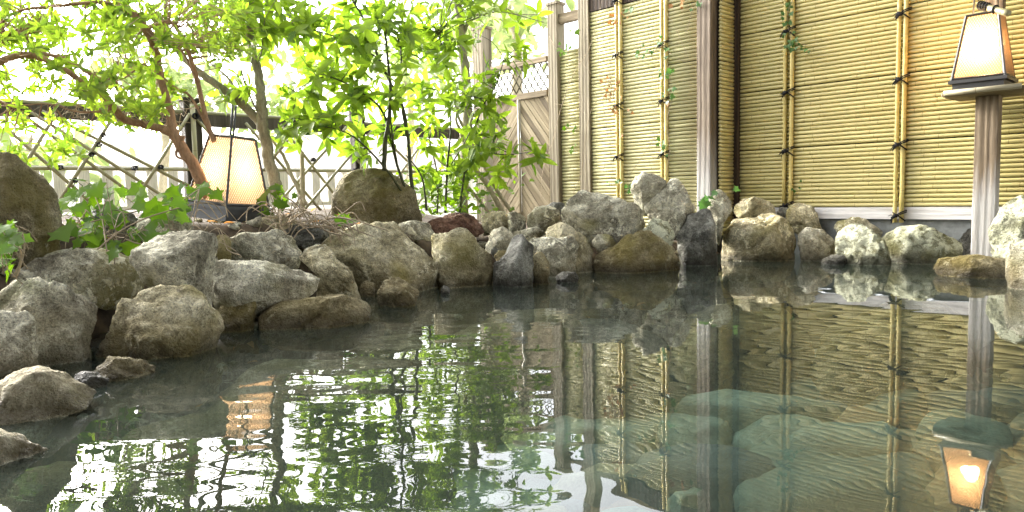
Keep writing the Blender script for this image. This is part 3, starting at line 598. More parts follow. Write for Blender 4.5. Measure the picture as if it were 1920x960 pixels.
mb = MB(); mb.box(.0, s_end, -.03, .04, ZT + .005, ZT + .09); mb.build('top_rail', M_corner, wall, smooth=False)
for i, (pa, pb, ks) in enumerate([(1471, 1484, [(1466, 62), (1466, 176), (1465, 284), (1470, 386)]), (1681.5, 1694, [(1690, 27), (1687, 150), (1684, 272), (1686, 404)])]):
    for j, px in enumerate((pa, pb)):
        s_, _ = on(px, 250, .026); vert_cane(wall, s_, .028, zb - .075 if i else zb - .02, ZT, .0105 if j else .0095, 40 + i * 3 + j)
    sm = (on(pa, 250, .026)[0] + on(pb, 250, .026)[0]) / 2
    for k, (kx, ky) in enumerate(ks): knot(wall, sm, .04, on(kx, ky, .03)[1], 1.15, 7 * i + k)
    for zz in np.arange(1.55, ZT, .33): knot(wall, sm, .04, zz, 1.15, int(zz * 100))
# unseen roof added to shade the bath: boards on rafters, carried by the wall
shade_roof = empty('shade_roof', O, ANG); shade_roof['kind'] = 'structure'
M_roof = wood_mat('roof_board_wood', (.12, .08, .05), (.2, .14, .09), (.28, .2, .13), axis='x')
for k in range(30):
    mb = MB(); mb.box(.55, 6.0, -.0 - .2 * k - .196 + .3, -.2 * k + .3, ZT + .22, ZT + .24); mb.build('roof_board', M_roof, shade_roof, smooth=False)
for k in range(9):
    mb = MB(); mb.box(.6 + k * .6, .6 + k * .6 + .07, -5.6, .2, ZT + .10, ZT + .217); mb.build('rafter', M_corner, shade_roof, smooth=False)
# unseen timber wall behind the camera, added to cut light on stone fronts
bh = empty('shade_wall', O, ANG); bh['kind'] = 'structure'
for k in range(13):
    mb = MB(); mb.box(-.6, 6.0, -5.5, -5.48, -.5 + k * .22, -.5 + k * .22 + .216); mb.build('wall_board', M_roof, bh, smooth=False)
# corner post and return panel
mb = MB(); mb.box(-.0, .03, -.04, .03, -.1, ZT + .05); o = mb.build('corner_post', M_corner, base=None, smooth=False); o.location = O; o.rotation_euler = (0, 0, ANG); tag(o, 'slim dark corner post where the short bamboo return meets the right wall', 'post')
ret = empty('bamboo_wall', O, ANG); tag(ret, 'narrow strip of bamboo canes between the middle post and the dark corner post', 'wall', 'bamboo walls')
cane_wall(ret, -TL + .003, -.04, -.003, .1, ZT, BM, .11, 2, along='y')
mb = MB(); mb.box(-.04, -.014, -TL + .02, .028, .0, ZT); mb.build('backing_board', M_back, ret, smooth=False)
# left panel
sp0, sp1 = on(1306, 200, TL + .05)[0], on(1332, 200, TL + .05)[0]
def post(px0, px1, t0, t1, z0, z1, m, label, name='wood_post', cap=False, ypx=200, group='wooden posts', tiltless=True, depth=None):
    """front face spans px0..px1 on the plane t1 in front of the wall"""
    a, b = on(px0, ypx, t1)[0], on(px1, ypx, t1)[0]; c = toW((a + b) / 2, (t0 + t1) / 2, z0); h = (b - a) / 2; d = (t1 - t0) / 2
    e = empty(name, c, ANG); mb = MB(); mb.box(-h, h, -d, d, 0, z1 - z0, bev=.004); mb.build('shaft', m, e, smooth=False)
    if cap:
        mb = MB(); k = .006; mb.box(-h - k, h + k, -d - k, d + k, z1 - z0 + .001, z1 - z0 + .018); mb.add([(-h - k, -d - k, z1 - z0 + .0185), (h + k, -d - k, z1 - z0 + .0185), (h + k, d + k, z1 - z0 + .0185), (-h - k, d + k, z1 - z0 + .0185), (0, 0, z1 - z0 + .028)], [(0, 1, 4), (1, 2, 4), (2, 3, 4), (3, 0, 4)]); mb.build('post_cap', m, e, smooth=False)
    return tag(e, label, 'post', group)
post(1306, 1332, TL - .03, TL + .055, -.1, ZT + .05, M_postm, 'thick brown post with whitened lower half between the two bamboo walls')
post(1085, 1105.5, TL - .04, TL + .03, 0, ZT + .05, M_postg, 'grey post standing between the wide bamboo panel and its narrow neighbour')
zt_gp = on(1030, 10, TL + .03)[1]
post(1028, 1046, TL - .05, TL + .03, 0, zt_gp, M_postg, 'slender grey wood post with a flat cap, hinge side of the gate', cap=True)
a, b = on(1109, 200, TL)[0], on(1309, 200, TL)[0]; ztop = on(1110, 24, TL)[1]
lp = empty('bamboo_wall', O, ANG); tag(lp, 'pale bamboo panel overgrown with thin vines, left of the thick brown post', 'wall', 'bamboo walls')
cane_wall(lp, a, b, TL + .004, .12, ztop, BMP, .13, 3)
mb = MB(); mb.box(a, b, -TL + .010, -TL + .03, .0, ztop); mb.build('backing_board', M_back, lp, smooth=False)
mb = MB(); mb.box(a, b, -TL - .02, -TL + .035, ztop + .003, ztop + .085, bev=.004); mb.build('top_rail', M_railw if 0 else M_corner, lp, smooth=False)
for i, (pa, pb, ks) in enumerate([(1157.5, 1165, [(1160, 104), (1162, 199), (1161, 295), (1158, 2)]), (1241.5, 1249.5, [(1246, 84), (1244, 190), (1243, 290)])]):
    for j, px in enumerate((pa, pb)): s_, _ = on(px, 200, TL + .024); vert_cane(lp, s_, TL + .026, .15, ztop + .06, .0115 if j else .0095, 60 + i * 3 + j, BMV)
    sm = (on(pa, 200, TL + .024)[0] + on(pb, 200, TL + .024)[0]) / 2
    for k, (kx, ky) in enumerate(ks): knot(lp, sm, TL + .038, on(kx, ky, TL + .03)[1], 1.05, 70 + 7 * i + k)
np_ = empty('bamboo_wall', O, ANG); tag(np_, 'narrow pale bamboo panel between the capped gate post and the grey post', 'wall', 'bamboo walls')
a, b = on(1047, 200, TL)[0], on(1088, 200, TL)[0]; zt2 = on(1068, 95, TL)[1]
cane_wall(np_, a, b, TL - .01, .12, zt2, BMP, .125, 4)
mb = MB(); mb.box(a, b, -TL + .022, -TL + .04, 0, zt2); mb.build('backing_board', M_back, np_, smooth=False)
zr0, zr1 = on(1068, 40, TL)[1], on(1068, 22, TL)[1]
mb = MB(); mb.box(a, b, -TL - .01, -TL + .03, zr0, zr1, bev=.003); mb.build('top_rail', M_railw, np_, smooth=False)

# ------------------------------------------------------------------ gate with herringbone slats
ga, gb = on(925, 250, TL)[0], on(1030, 250, TL)[0]; gate = empty('garden_gate', toW(ga, TL, 0), ANG)
tag(gate, 'weathered wooden gate with herringbone slats below and a diamond lattice on top', 'gate')
Wg = gb - ga; zg0 = .10; zm = on(1000, 178, TL)[1]; zt_ = on(1000, 115, TL)[1]
for nm, z0, z1 in (('top_rail', zt_ - .018, zt_ + .018), ('middle_rail', zm - .02, zm + .02), ('bottom_rail', zg0, zg0 + .05)):
    mb = MB(); mb.box(0, Wg, -.018, .018, z0, z1, bev=.003); mb.build(nm, M_railw, gate, smooth=False)
def clip_poly(poly, x0, x1, z0, z1):
    for ax, lim, sg in ((0, x0, 1), (0, x1, -1), (1, z0, 1), (1, z1, -1)):
        out = []
        for i in range(len(poly)):
            a_, b_ = poly[i], poly[(i + 1) % len(poly)]; ia, ib = (a_[ax] - lim) * sg >= 0, (b_[ax] - lim) * sg >= 0
            if ia: out.append(a_)
            if ia != ib: t_ = (lim - a_[ax]) / (b_[ax] - a_[ax]); out.append((a_[0] + (b_[0] - a_[0]) * t_, a_[1] + (b_[1] - a_[1]) * t_))
        poly = out
        if len(poly) < 3: return []
    return poly
def plate(poly, y0, y1, name, m, parent, rot):
    """flat piece whose own x axis runs along its grain"""
    cx = sum(p[0] for p in poly) / len(poly); cz = sum(p[1] for p in poly) / len(poly); c_, s_ = math.cos(rot), math.sin(rot); k = len(poly)
    loc = [((x - cx) * c_ + (z - cz) * s_, -(x - cx) * s_ + (z - cz) * c_) for x, z in poly]; mb = MB()
    mb.add([(x, y0, z) for x, z in loc] + [(x, y1, z) for x, z in loc], [tuple(range(k)), tuple(range(2 * k - 1, k - 1, -1))] + [(i, i + k, (i + 1) % k + k, (i + 1) % k) for i in range(k)])
    o = mb.build(name, m, parent, smooth=False); o.matrix_local = Matrix.Translation((cx, 0, cz)) @ Matrix.Rotation(-rot, 4, 'Y'); return o
xm = Wg * .5; sw = .034
for side in (0, 1):
    x0, x1 = (0.0, xm - .008) if side == 0 else (xm + .008, Wg); an = math.radians(50 if side == 0 else -50); d = (math.cos(an), math.sin(an)); nn = (-d[1], d[0])
    for k in range(-40, 60):
        off = k * (sw + .0025); c0 = (xm + nn[0] * off, (zg0 + zm) / 2 + nn[1] * off); hw = sw / 2
        poly = [(c0[0] - d[0] * 2 - nn[0] * hw, c0[1] - d[1] * 2 - nn[1] * hw), (c0[0] + d[0] * 2 - nn[0] * hw, c0[1] + d[1] * 2 - nn[1] * hw), (c0[0] + d[0] * 2 + nn[0] * hw, c0[1] + d[1] * 2 + nn[1] * hw), (c0[0] - d[0] * 2 + nn[0] * hw, c0[1] - d[1] * 2 + nn[1] * hw)]
        poly = clip_poly(poly, x0, x1, zg0 + .052, zm - .022)
        if poly:
            jj = random.uniform(-.002, .002); plate(poly, -.006 + jj, .004 + jj, 'slat', M_gate, gate, an)
mb = MB(); mb.tube([(xm, -.012, zg0 + .05), (xm, -.012, zm - .02)], .009, 8); mb.build('centre_cane', BMW[0], gate)
lw = zt_ - zm - .038; zl = zm + .02
for k in range(-5, 12):
    for sgn in (1, -1):
        x0 = k * .058 + .01; x1 = x0 + sgn * lw * .72; p0 = (x0, zl); p1 = (x1, zl + lw)
        pts_ = [p0, p1]
        # clip to the frame
        def cl(a_, b_):
            t0, t1 = 0.0, 1.0; dx = b_[0] - a_[0]
            for lim, sg in ((0.0, 1), (Wg, -1)):
                f0, f1 = (a_[0] - lim) * sg, (b_[0] - lim) * sg
                if f0 < 0 and f1 < 0: return None
                if f0 < 0: t0 = max(t0, f0 / (f0 - f1))
                if f1 < 0: t1 = min(t1, f0 / (f0 - f1))
            return (a_[0] + dx * t0, a_[1] + (b_[1] - a_[1]) * t0), (a_[0] + dx * t1, a_[1] + (b_[1] - a_[1]) * t1)
        r_ = cl(p0, p1)
        if r_ and abs(r_[0][1] - r_[1][1]) > .01:
            mb = MB(); y_ = -.004 * sgn; mb.tube([(r_[0][0], y_, r_[0][1]), (r_[1][0], y_, r_[1][1])], .0048, 6); mb.build('lattice_strip', M_lat, gate)
zpl = on(905, 55, TL)[1]; post(888, 908, TL - .06, TL + .03, 0, zpl, M_postg, 'weathered latch side post of the gate behind the leaves', cap=True)

# ------------------------------------------------------------------ open bamboo fence at the back left
SF = on(895, 250, TL)[0] - .02
def ft(px, py): return onf(px, py, SF)
def yard(t, z): return toW(SF, t, z)
fence = empty('bamboo_fence', yard(0, 0), ANG); tag(fence, 'open bamboo lattice fence with a dark top rail behind the tree and lantern', 'fence')
def fpt(px, py, o=0.0): t_, z_ = ft(px, py); return (o, -t_, z_)
tA, tB = ft(-330, 200)[0], TL + .05; zr = (ft(380, 216)[1] + ft(380, 236)[1]) / 2; hr = .031
mb = MB(); mb.box(-.02, .02, -tA, -tB, zr - hr, zr + hr); mb.build('top_rail', M_dark, fence, smooth=False)
o = cane_mesh(tA - tB, .012, 90, 10, .3).build('rail_cane', BMG, fence); o.matrix_local = Matrix.Translation((0, -tA, zr + hr + .008)) @ Matrix.Rotation(PI / 2, 4, 'Z')
zl2 = ft(300, 318)[1]; o = cane_mesh(tA - tB, .009, 91, 10, .28).build('rail_cane', BMG, fence); o.matrix_local = Matrix.Translation((.03, -tA, zl2)) @ Matrix.Rotation(PI / 2, 4, 'Z')
for px, w_, ytop in ((356, .045, 190), (668, .04, 205), (-140, .045, 150)):
    t_, zt3 = ft(px, ytop); mb = MB(); mb.box(-.035, .035, -t_ - w_, -t_ + w_, 0, zt3, bev=.004); p = mb.build('post', M_dark, fence, smooth=False)
    mb = MB(); mb.box(-.045, .045, -t_ - w_ - .01, -t_ + w_ + .01, zt3 + .001, zt3 + .015); mb.build('post_cap', M_dark, fence, smooth=False)
    oo_ = cane_mesh(zt3 - .1, .013, 95, 12, .3).build('batten_cane', BMG, fence); oo_.matrix_local = Matrix.Translation((.055, -t_ - .01, .08)) @ Matrix.Rotation(-PI / 2, 4, 'Y')
def stick(p0, p1, r=.0085, off=.04):
    a_, b_ = Vector(fpt(*p0, off)), Vector(fpt(*p1, off)); d_ = b_ - a_; o = cane_mesh(d_.length, r, int(p0[0] + p1[1]), 9, .22).build('lattice_cane', BMG, fence)
    o.matrix_local = Matrix.Translation(a_) @ d_.to_track_quat('X', 'Z').to_matrix().to_4x4()
for p0, p1 in [((10, 243), (178, 390)), ((30, 210), (245, 365)), ((55, 212), (320, 380)), ((75, 210), (355, 352)), ((-60, 250), (100, 400))]: stick(p0, p1)
for p0, p1 in [((205, 222), (108, 374)), ((348, 215), (250, 370)), ((100, 215), (10, 360))]: stick(p0, p1, off=.058)
for p0, p1 in [((358, 218), (412, 280)), ((700, 232), (560, 395)), ((560, 232), (500, 300)), ((640, 240), (500, 395)), ((520, 235), (640, 390)), ((600, 236), (760, 400)), ((690, 236), (850, 395)), ((800, 245), (690, 395)), ((860, 248), (770, 390)), ((455, 232), (600, 400)), ((460, 310), (420, 380))]: stick(p0, p1, off=.04 if p0[0] < p1[0] else .058)
def lash(px, py, sc_=1.0):
    c = Vector(fpt(px, py, .06)); mb = MB(); rs = random.Random(int(px * 3 + py))
    for k in range(5): a1 = rs.uniform(0, 6.28); mb.tube([c + Vector((0.0, math.cos(a1 + u) * .0095 * sc_, math.sin(a1 + u) * .0095 * sc_)) + Vector((.02 * math.sin(u * 2), 0, 0)) for u in np.linspace(0, 5, 9)], .0028 * sc_, 5)
    for k in range(3): mb.tube([c + Vector((.012, 0, 0)), c + Vector((.018, rs.uniform(-.03, .03), rs.uniform(-.03, .02)))], .0018, 5)
    mb.build('rope_knot', M_rope, fence)
for p in [(186, 255), (178, 273), (164, 291), (106, 315), (134, 339), (245, 316), (293, 314), (357, 220)]: lash(*p, 1.0 if p[0] < 350 else 1.5)
for p in [(420, 318), (492, 316), (577, 300), (655, 320), (760, 330)]: lash(*p)
# pale slatted railing behind the fence
rail = empty('railing', yard(0, 0), ANG); tag(rail, 'pale slatted railing seen low through the bamboo fence', 'railing')
def rpt(px, py): t_, z_ = onf(px, py, SF - .5); return (-.5, -t_, z_)
z0_, z1_ = rpt(500, 384)[2], rpt(500, 322)[2]
t0_, t1_ = -rpt(-300, 300)[1], -rpt(900, 300)[1]
t_ = t1_
while t_ < t0_:
    mb = MB(); mb.box(-.51, -.49, -t_ - .028, -t_ + .028, z0_ + .012, z1_ - .002); mb.build('slat', M_pale, rail, smooth=False); t_ += .118
for z_ in (z0_ - .012, z1_): mb = MB(); mb.box(-.515, -.485, -t0_, -t1_, z_, z_ + .024); mb.build('rail', M_pale, rail, smooth=False)

# ------------------------------------------------------------------ lanterns
def pane_mat(name, em):
    m = bpy.data.materials.new(name); m.use_nodes = True; t = m.node_tree; t.nodes.clear(); q = NB(t)
    a_ = q.n('ShaderNodeBsdfTranslucent'); a_.inputs[0].default_value = (.40, .295, .20, 1)
    d_ = q.n('ShaderNodeBsdfDiffuse'); d_.inputs[0].default_value = (.22, .17, .11, 1)
    c_ = q.n('ShaderNodeBsdfTransparent'); c_.inputs[0].default_value = (1, .95, .85, 1)
    e_ = q.n('ShaderNodeEmission'); e_.inputs[0].default_value = (1, .66, .30, 1); e_.inputs[1].default_value = em
    m1 = q.n('ShaderNodeMixShader'); m1.inputs[0].default_value = .75; q.set(m1.inputs[1], d_.outputs[0]); q.set(m1.inputs[2], a_.outputs[0])
    m2 = q.n('ShaderNodeMixShader'); m2.inputs[0].default_value = .22; q.set(m2.inputs[1], m1.outputs[0]); q.set(m2.inputs[2], c_.outputs[0])
    ad = q.n('ShaderNodeAddShader'); q.set(ad.inputs[0], m2.outputs[0]); q.set(ad.inputs[1], e_.outputs[0])
    o_ = q.n('ShaderNodeOutputMaterial'); q.set(o_.inputs[0], ad.outputs[0]); return m
M_pane = pane_mat('lit_lantern_paper', .05)
def lantern(label, loc, rz, sb, st, h, mframe, watts, tilt=(0, 0), rods=.14, corner=False, fb=.032, lc=(1, .66, .34)):
    """square tapering lantern on a stepped foot; loc = centre of the foot's underside"""
    e = empty('lantern', loc, rz); e.rotation_euler = (tilt[0], tilt[1], rz); tag(e, label, 'lantern', 'paper lanterns with wire mesh')
    B, T_ = sb / 2, st / 2; z0 = fb + .014
    mb = MB(); mb.box(-B * .98, B * .98, -B * .98, B * .98, 0, fb - .001); mb.build('foot', mframe, e, smooth=False)
    mb = MB(); mb.box(-B * 1.12, B * 1.12, -B * 1.12, B * 1.12, fb, z0 - .001); mb.build('ledge', mframe, e, smooth=False)
    fr_ = MB(); w_ = .0045
    cb = [(-B, -B), (B, -B), (B, B), (-B, B)]; ct = [(-T_, -T_), (T_, -T_), (T_, T_), (-T_, T_)]
    def bar(a_, b_, w=.0045):
        a_, b_ = Vector(a_), Vector(b_); fr_.tube([a_, b_], w * 1.35, 4)
    for i in range(4):
        bar((*cb[i], z0), (*ct[i], z0 + h)); j = (i + 1) % 4
        bar((*cb[i], z0 + .005), (*cb[j], z0 + .005)); bar((*ct[i], z0 + h), (*ct[j], z0 + h))
    fr_.build('frame', mframe, e, smooth=False)
    for sx in (-1, 1):
        mb = MB(); mb.tube([(sx * T_ * .8, 0, z0 + h), (sx * T_ * .62, 0, z0 + h + rods)] if not corner else [(-T_ + .004 + sx * .004, -T_ + .004 - sx * .004, z0 + h), (-T_ + .02 + sx * .004, -T_ + .02 - sx * .004, z0 + h + rods)], .0042, 6); mb.build('carrying_rod', mframe, e)
    for i in range(4):
        j = (i + 1) % 4; k = .985
        P0, P1, P2, P3 = Vector((cb[i][0] * k, cb[i][1] * k, z0)), Vector((cb[j][0] * k, cb[j][1] * k, z0)), Vector((ct[j][0] * k, ct[j][1] * k, z0 + h)), Vector((ct[i][0] * k, ct[i][1] * k, z0 + h))
        mb = MB(); mb.add([P0, P1, P2, P3], [(0, 1, 2, 3)]); mb.build('paper_pane', M_pane, e, smooth=False)
        # woven wire mesh, proud of the paper
        out = Vector(((cb[i][0] + cb[j][0]) / 2, (cb[i][1] + cb[j][1]) / 2, 0)).normalized() * .004; mb = MB(); nx_, nz_ = 19, 26
        def pt(u, v):
            a_ = P0.lerp(P3, v); b_ = P1.lerp(P2, v); wv_ = st / sb * v + (1 - v); m_ = (a_ + b_) / 2; return m_ + (P1 - P0) * (u - .5) + out, abs(u - .5) <= .5 * wv_
        for d_ in (1, -1):
            for k0 in range(-nz_, nx_ + nz_):
                seg = []
                for st_ in range(0, nz_ + 1):
                    u = (k0 + d_ * st_ * .62) / nx_; v = st_ / nz_; p_, ok = pt(u, v)
                    if ok: seg.append(p_)
                    elif len(seg) > 1: mb.tube(seg,   .0011, 3, cap=False); seg = []
                    else: seg = []
                if len(seg) > 1: mb.tube(seg,   .0011, 3, cap=False)
        mb.build('wire_mesh', M_wire, e, smooth=False)
    mb = MB(); z_ = z0 + h * .48
    mb.tube([(0, 0, z0 + .002), (0, 0, z_ - .03)], .012, 8); mb.build('lamp_socket', mframe, e)
    ld = bpy.data.lights.new('lamp_light', 'POINT'); ld.energy = watts; ld.color = lc; ld.shadow_soft_size = .035
    lo = bpy.data.objects.new('lamp_light', ld); COL.objects.link(lo); lo.parent = e; lo.location = (0, 0, z_)
    return e
# lamp post, shelf, right lantern
TP = .2
pl = on(1822, 400, TP)[0]; pr = on(1866, 400, TP)[0]; zs = on(1840, 176, TP + .0)[1]
lpost = empty('lamp_post', toW((pl + pr) / 2, TP - .03, -.15), ANG); tag(lpost, 'broad weathered lamp post, whitened at its foot, carrying a small shelf', 'post', 'wooden posts')
hw = (pr - pl) / 2; mb = MB(); mb.box(-hw, hw, -.03, .03, 0, zs + .15 - .012, bev=.003); mb.build('shaft', M_postw, lpost, smooth=False)
mb = MB(); mb.box(-hw * .8, hw * .8, .034, .075, 0, ZT + .15, bev=.003); mb.build('rear_shaft', M_postw, lpost, smooth=False)
shl = empty('shelf_board', (0, 0, 0)); shl.parent = lpost; shl.location = (0, 0, zs + .15)
for k in range(4):
    mb = MB(); y0_ = -.145 + k * .07; mb.box(-.145 + random.uniform(-.006, .006), .15 + random.uniform(-.006, .006), y0_, y0_ + .066, -.008, .006, bev=.003); mb.build('shelf_plank', M_railw, shl, smooth=False)
o = cane_mesh(.27, .011, 120, 10, .2).build('edge_cane', BMW, shl); o.location = (-.13, -.152, .004)
cL = toW((pl + pr) / 2 - .012, TP + .02, zs + .0075)
lantern('lit lantern on the lamp post shelf, right before the yellow bamboo wall', cL, ANG, .185, .11, .262, M_frame, 3.2, rods=.2)
# bamboo peg tied to the post above the lantern
pa = toW((pl + pr) / 2 - .03, TP + .03, on(1848, 6, TP + .05)[1]); pb = toW((pl + pr) / 2 + .085, TP + .10, on(1895, 25, TP + .1)[1])
pg = empty('bamboo_peg', pa); tag(pg, 'short bamboo peg lashed with black rope above the shelf lantern', 'peg')
d_ = pb - pa; o = cane_mesh(d_.length, .013, 7, 10, .09).build('cane', BMG, pg); o.matrix_local = d_.to_track_quat('X', 'Z').to_matrix().to_4x4()
mb = MB()
for k in range(7):
    c = Vector((0, 0, 0)) + d_ * (.02 + .09 * k); rs = random.Random(k); ax = d_.normalized(); u_ = ax.cross(Vector((0, 0, 1))).normalized(); v_ = ax.cross(u_)
    if k < 4 or k == 6: mb.tube([c + (u_ * math.cos(a_) + v_ * math.sin(a_)) * .0165 + ax * .006 * math.sin(a_) for a_ in np.linspace(0, 6.28, 12)], .0032, 5)
for k in range(5): mb.tube([(0, 0, 0), (random.uniform(-.05, .03), random.uniform(-.03, .0), random.uniform(-.03, .02))], [.003, .0015], 5)
mb.build('rope_binding', M_rope, pg)
# left lantern on the bank
DLn = dw(430, 545)
c = at(426, 411, DLn + .07)
lantern('lit lantern leaning slightly among the ivy on the left bank', c, 0, .215, .118, .262, M_framel, .95, rods=.12, corner=True, fb=.045, lc=(1, .80, .58)).rotation_euler = (Matrix.Rotation(math.radians(7), 3, 'Y') @ Matrix.Rotation(math.radians(64), 3, 'Z')).to_euler()

# ------------------------------------------------------------------ plants
def leaf_shape(L, w, fold=.25, droop=.15, n=4):
    """a folded, pointed leaf along +X"""
    vs = []; fs = []
    for i in range(n + 1):
        u = i / n; wd = w * math.sin(PI * min(1, u ** .85)) ** .8 * .5 if 0 < i < n else 0
        z = -droop * L * u * u; vs += [(u * L, -wd, z + fold * wd), (u * L, 0, z), (u * L, wd, z + fold * wd)]
    for i in range(n): b = i * 3; fs += [(b, b + 3, b + 4, b + 1), (b + 1, b + 4, b + 5, b + 2)]
    return np.array(vs), fs
def ivy_shape(L):
    A = [(0, 0), (.12, .30), (-.05, .50), (.30, .42), (.48, .62), (.58, .30), (1.0, 0), (.58, -.30), (.48, -.62), (.30, -.42), (-.05, -.50), (.12, -.30)]
    vs = [(x * L, y * L, .10 * L * (abs(y)) - .12 * L * x * x) for x, y in A] + [(.38 * L, 0, .0)]
    return np.array(vs), [(12, i, (i + 1) % 12) for i in range(12)]
def whorl_mat(p, d, nrm, s=1.0):
    d = d.normalized(); y = nrm.cross(d)
    if y.length < 1e-3: y = Vector((1, 0, 0)).cross(d)
    y.normalize(); z = d.cross(y); M = Matrix(((d.x, y.x, z.x, 0), (d.y, y.y, z.y, 0), (d.z, y.z, z.z, 0), (0, 0, 0, 1))) @ Matrix.Diagonal((s, s, s, 1)); M.translation = p; return M
def leaves(root, mats_, shape_variants, m, nparts, name='leaf', mass='foliage'):
    """the nearest leaves as single parts, the rest as one mass"""
    base = Vector(root.location); mats_ = sorted(mats_, key=lambda M: -(M.to_scale().x / max(.3, (M.translation - CAM).length)) + (1 if not in_view(M.translation) else 0))
    meshes = []
    for v, f in shape_variants:
        me = bpy.data.meshes.new(name); me.from_pydata([tuple(x) for x in v], [], f); me.materials.append(m); me.polygons.foreach_set('use_smooth', [True] * len(f)); me.update(); meshes.append(me)
    for i, M in enumerate(mats_[:nparts]):
        M2 = M.copy(); M2.translation = M.translation - base; inst(name, meshes[i % len(meshes)], root, M2)
    rest = mats_[nparts:]
    if rest:
        vs, fs, nb = [], [], 0
        for i, M in enumerate(rest):
            v, f = shape_variants[i % len(shape_variants)]; A = np.array(M)
            vv = v @ A[:3, :3].T + A[:3, 3] - np.array(base); vs.append(vv); fs += [tuple(a + nb for a in ff) for ff in f]; nb += len(v)
        me = bpy.data.meshes.new(mass); me.from_pydata([tuple(x) for x in np.concatenate(vs)], [], fs); me.materials.append(m); me.polygons.foreach_set('use_smooth', [True] * len(fs)); me.update()
        o = bpy.data.objects.new(mass, me); COL.objects.link(o); o.parent = root; o['kind'] = 'stuff'
def in_view(p):
    d = p - CAM; y = d.dot(FW)
    if y < .1: return False
    x, z = d.dot(RV) / y * F + 960, 480 - d.dot(UV) / y * F
    return -20 < x < 1940 and -20 < z < 960
def stempath(pts, n=6):
    """[(px, py, D, radius)] -> list of (Vector, radius)"""
    W_ = [(*at(x, y, D), r) for x, y, D, r in pts]; return [(Vector(p[:3]), max(p[3], .0006)) for p in cr(W_, n)]
def add_stem(mb, path, n=7): 
    P = [p + Vector((random.uniform(-1, 1), random.uniform(-1, 1), random.uniform(-1, 1))) * r * .18 for p, r in path]; mb.tube(P, [r for _, r in path], n)
def grow(name, label, cat, base_px, stems, bark, tips, leafm, shapes, per, spread, lsz, nparts, twigm=None, twig_r=.0018, droop=.0, group=None, tipseed=0, upb=.6, back=.02):
    rs = random.Random(tipseed); b0 = at(*base_px); root = empty(name, b0); tag(root, label, cat, group); allp = []
    for i, st_ in enumerate(stems):
        path = stempath(st_); allp += [p for p, r in path if r < .016]; mb = MB(); add_stem(mb, path, 9 if st_[0][3] > .01 else 6)
        mb.build('trunk' if i == 0 and st_[0][3] > .012 else ('branch' if st_[0][3] > .005 else 'stem'), bark, root, b0)
    A = np.array([p[:] for p in allp]); tw = MB(); M_ = []
    for (cx, cy, rx, ry, cnt, D0, D1) in tips:
        for _ in range(cnt):
            while True:
                u, v = rs.uniform(-1, 1), rs.uniform(-1, 1)
                if u * u + v * v < 1: break
            p = at(cx + u * rx, cy + v * ry, rs.uniform(D0, D1)); j = np.argsort(((A - np.array(p)) ** 2).sum(1))[rs.randrange(0, 3)]; a_ = Vector(A[j]); d_ = p - a_
            if d_.length > .01:
                mid = a_ + d_ * .5 + Vector((rs.uniform(-1, 1), rs.uniform(-1, 1), rs.uniform(-.4, 1))) * d_.length * .14
                pts = [Vector(x) for x in cr([tuple(a_), tuple(mid), tuple(p)], 4)]; tw.tube(pts, [twig_r * (1.5 - i / len(pts)) for i in range(len(pts))], 4)
                ax = (pts[-1] - pts[-3]).normalized()
                extra = [k for k in range(3, len(pts) - 1) if rs.random() < .22]
            else: ax = Vector((0, 0, 1)); pts = [p]; extra = []
            ax = (ax + Vector((0, 0, upb))).normalized()
            def one(pp, n_, sp):
                s1 = ax.cross(Vector((.3, .9, .1))).normalized(); s2 = ax.cross(s1); ph0 = rs.uniform(0, 6.28)
                for k in range(n_):
                    ph = ph0 + 2 * PI * k / n_ + rs.uniform(-.35, .35); el = rs.uniform(*sp); d2 = ax * math.cos(el) + (s1 * math.cos(ph) + s2 * math.sin(ph)) * math.sin(el); d2.z -= droop * rs.uniform(.3, 1.2)
                    M_.append(whorl_mat(pp - ax * rs.uniform(0, 1) ** 1.5 * back, d2, ax + Vector((rs.uniform(-.3, .3), rs.uniform(-.3, .3), rs.uniform(-.2, .3))), rs.uniform(*lsz)))
            one(p, rs.randint(*per), spread)
            for k in extra: one(pts[k], 2, spread)
    if tw.v: o = tw.build('twigs', twigm or bark, root, b0); o['kind'] = 'stuff'
    leaves(root, M_, shapes, leafm, nparts); return root
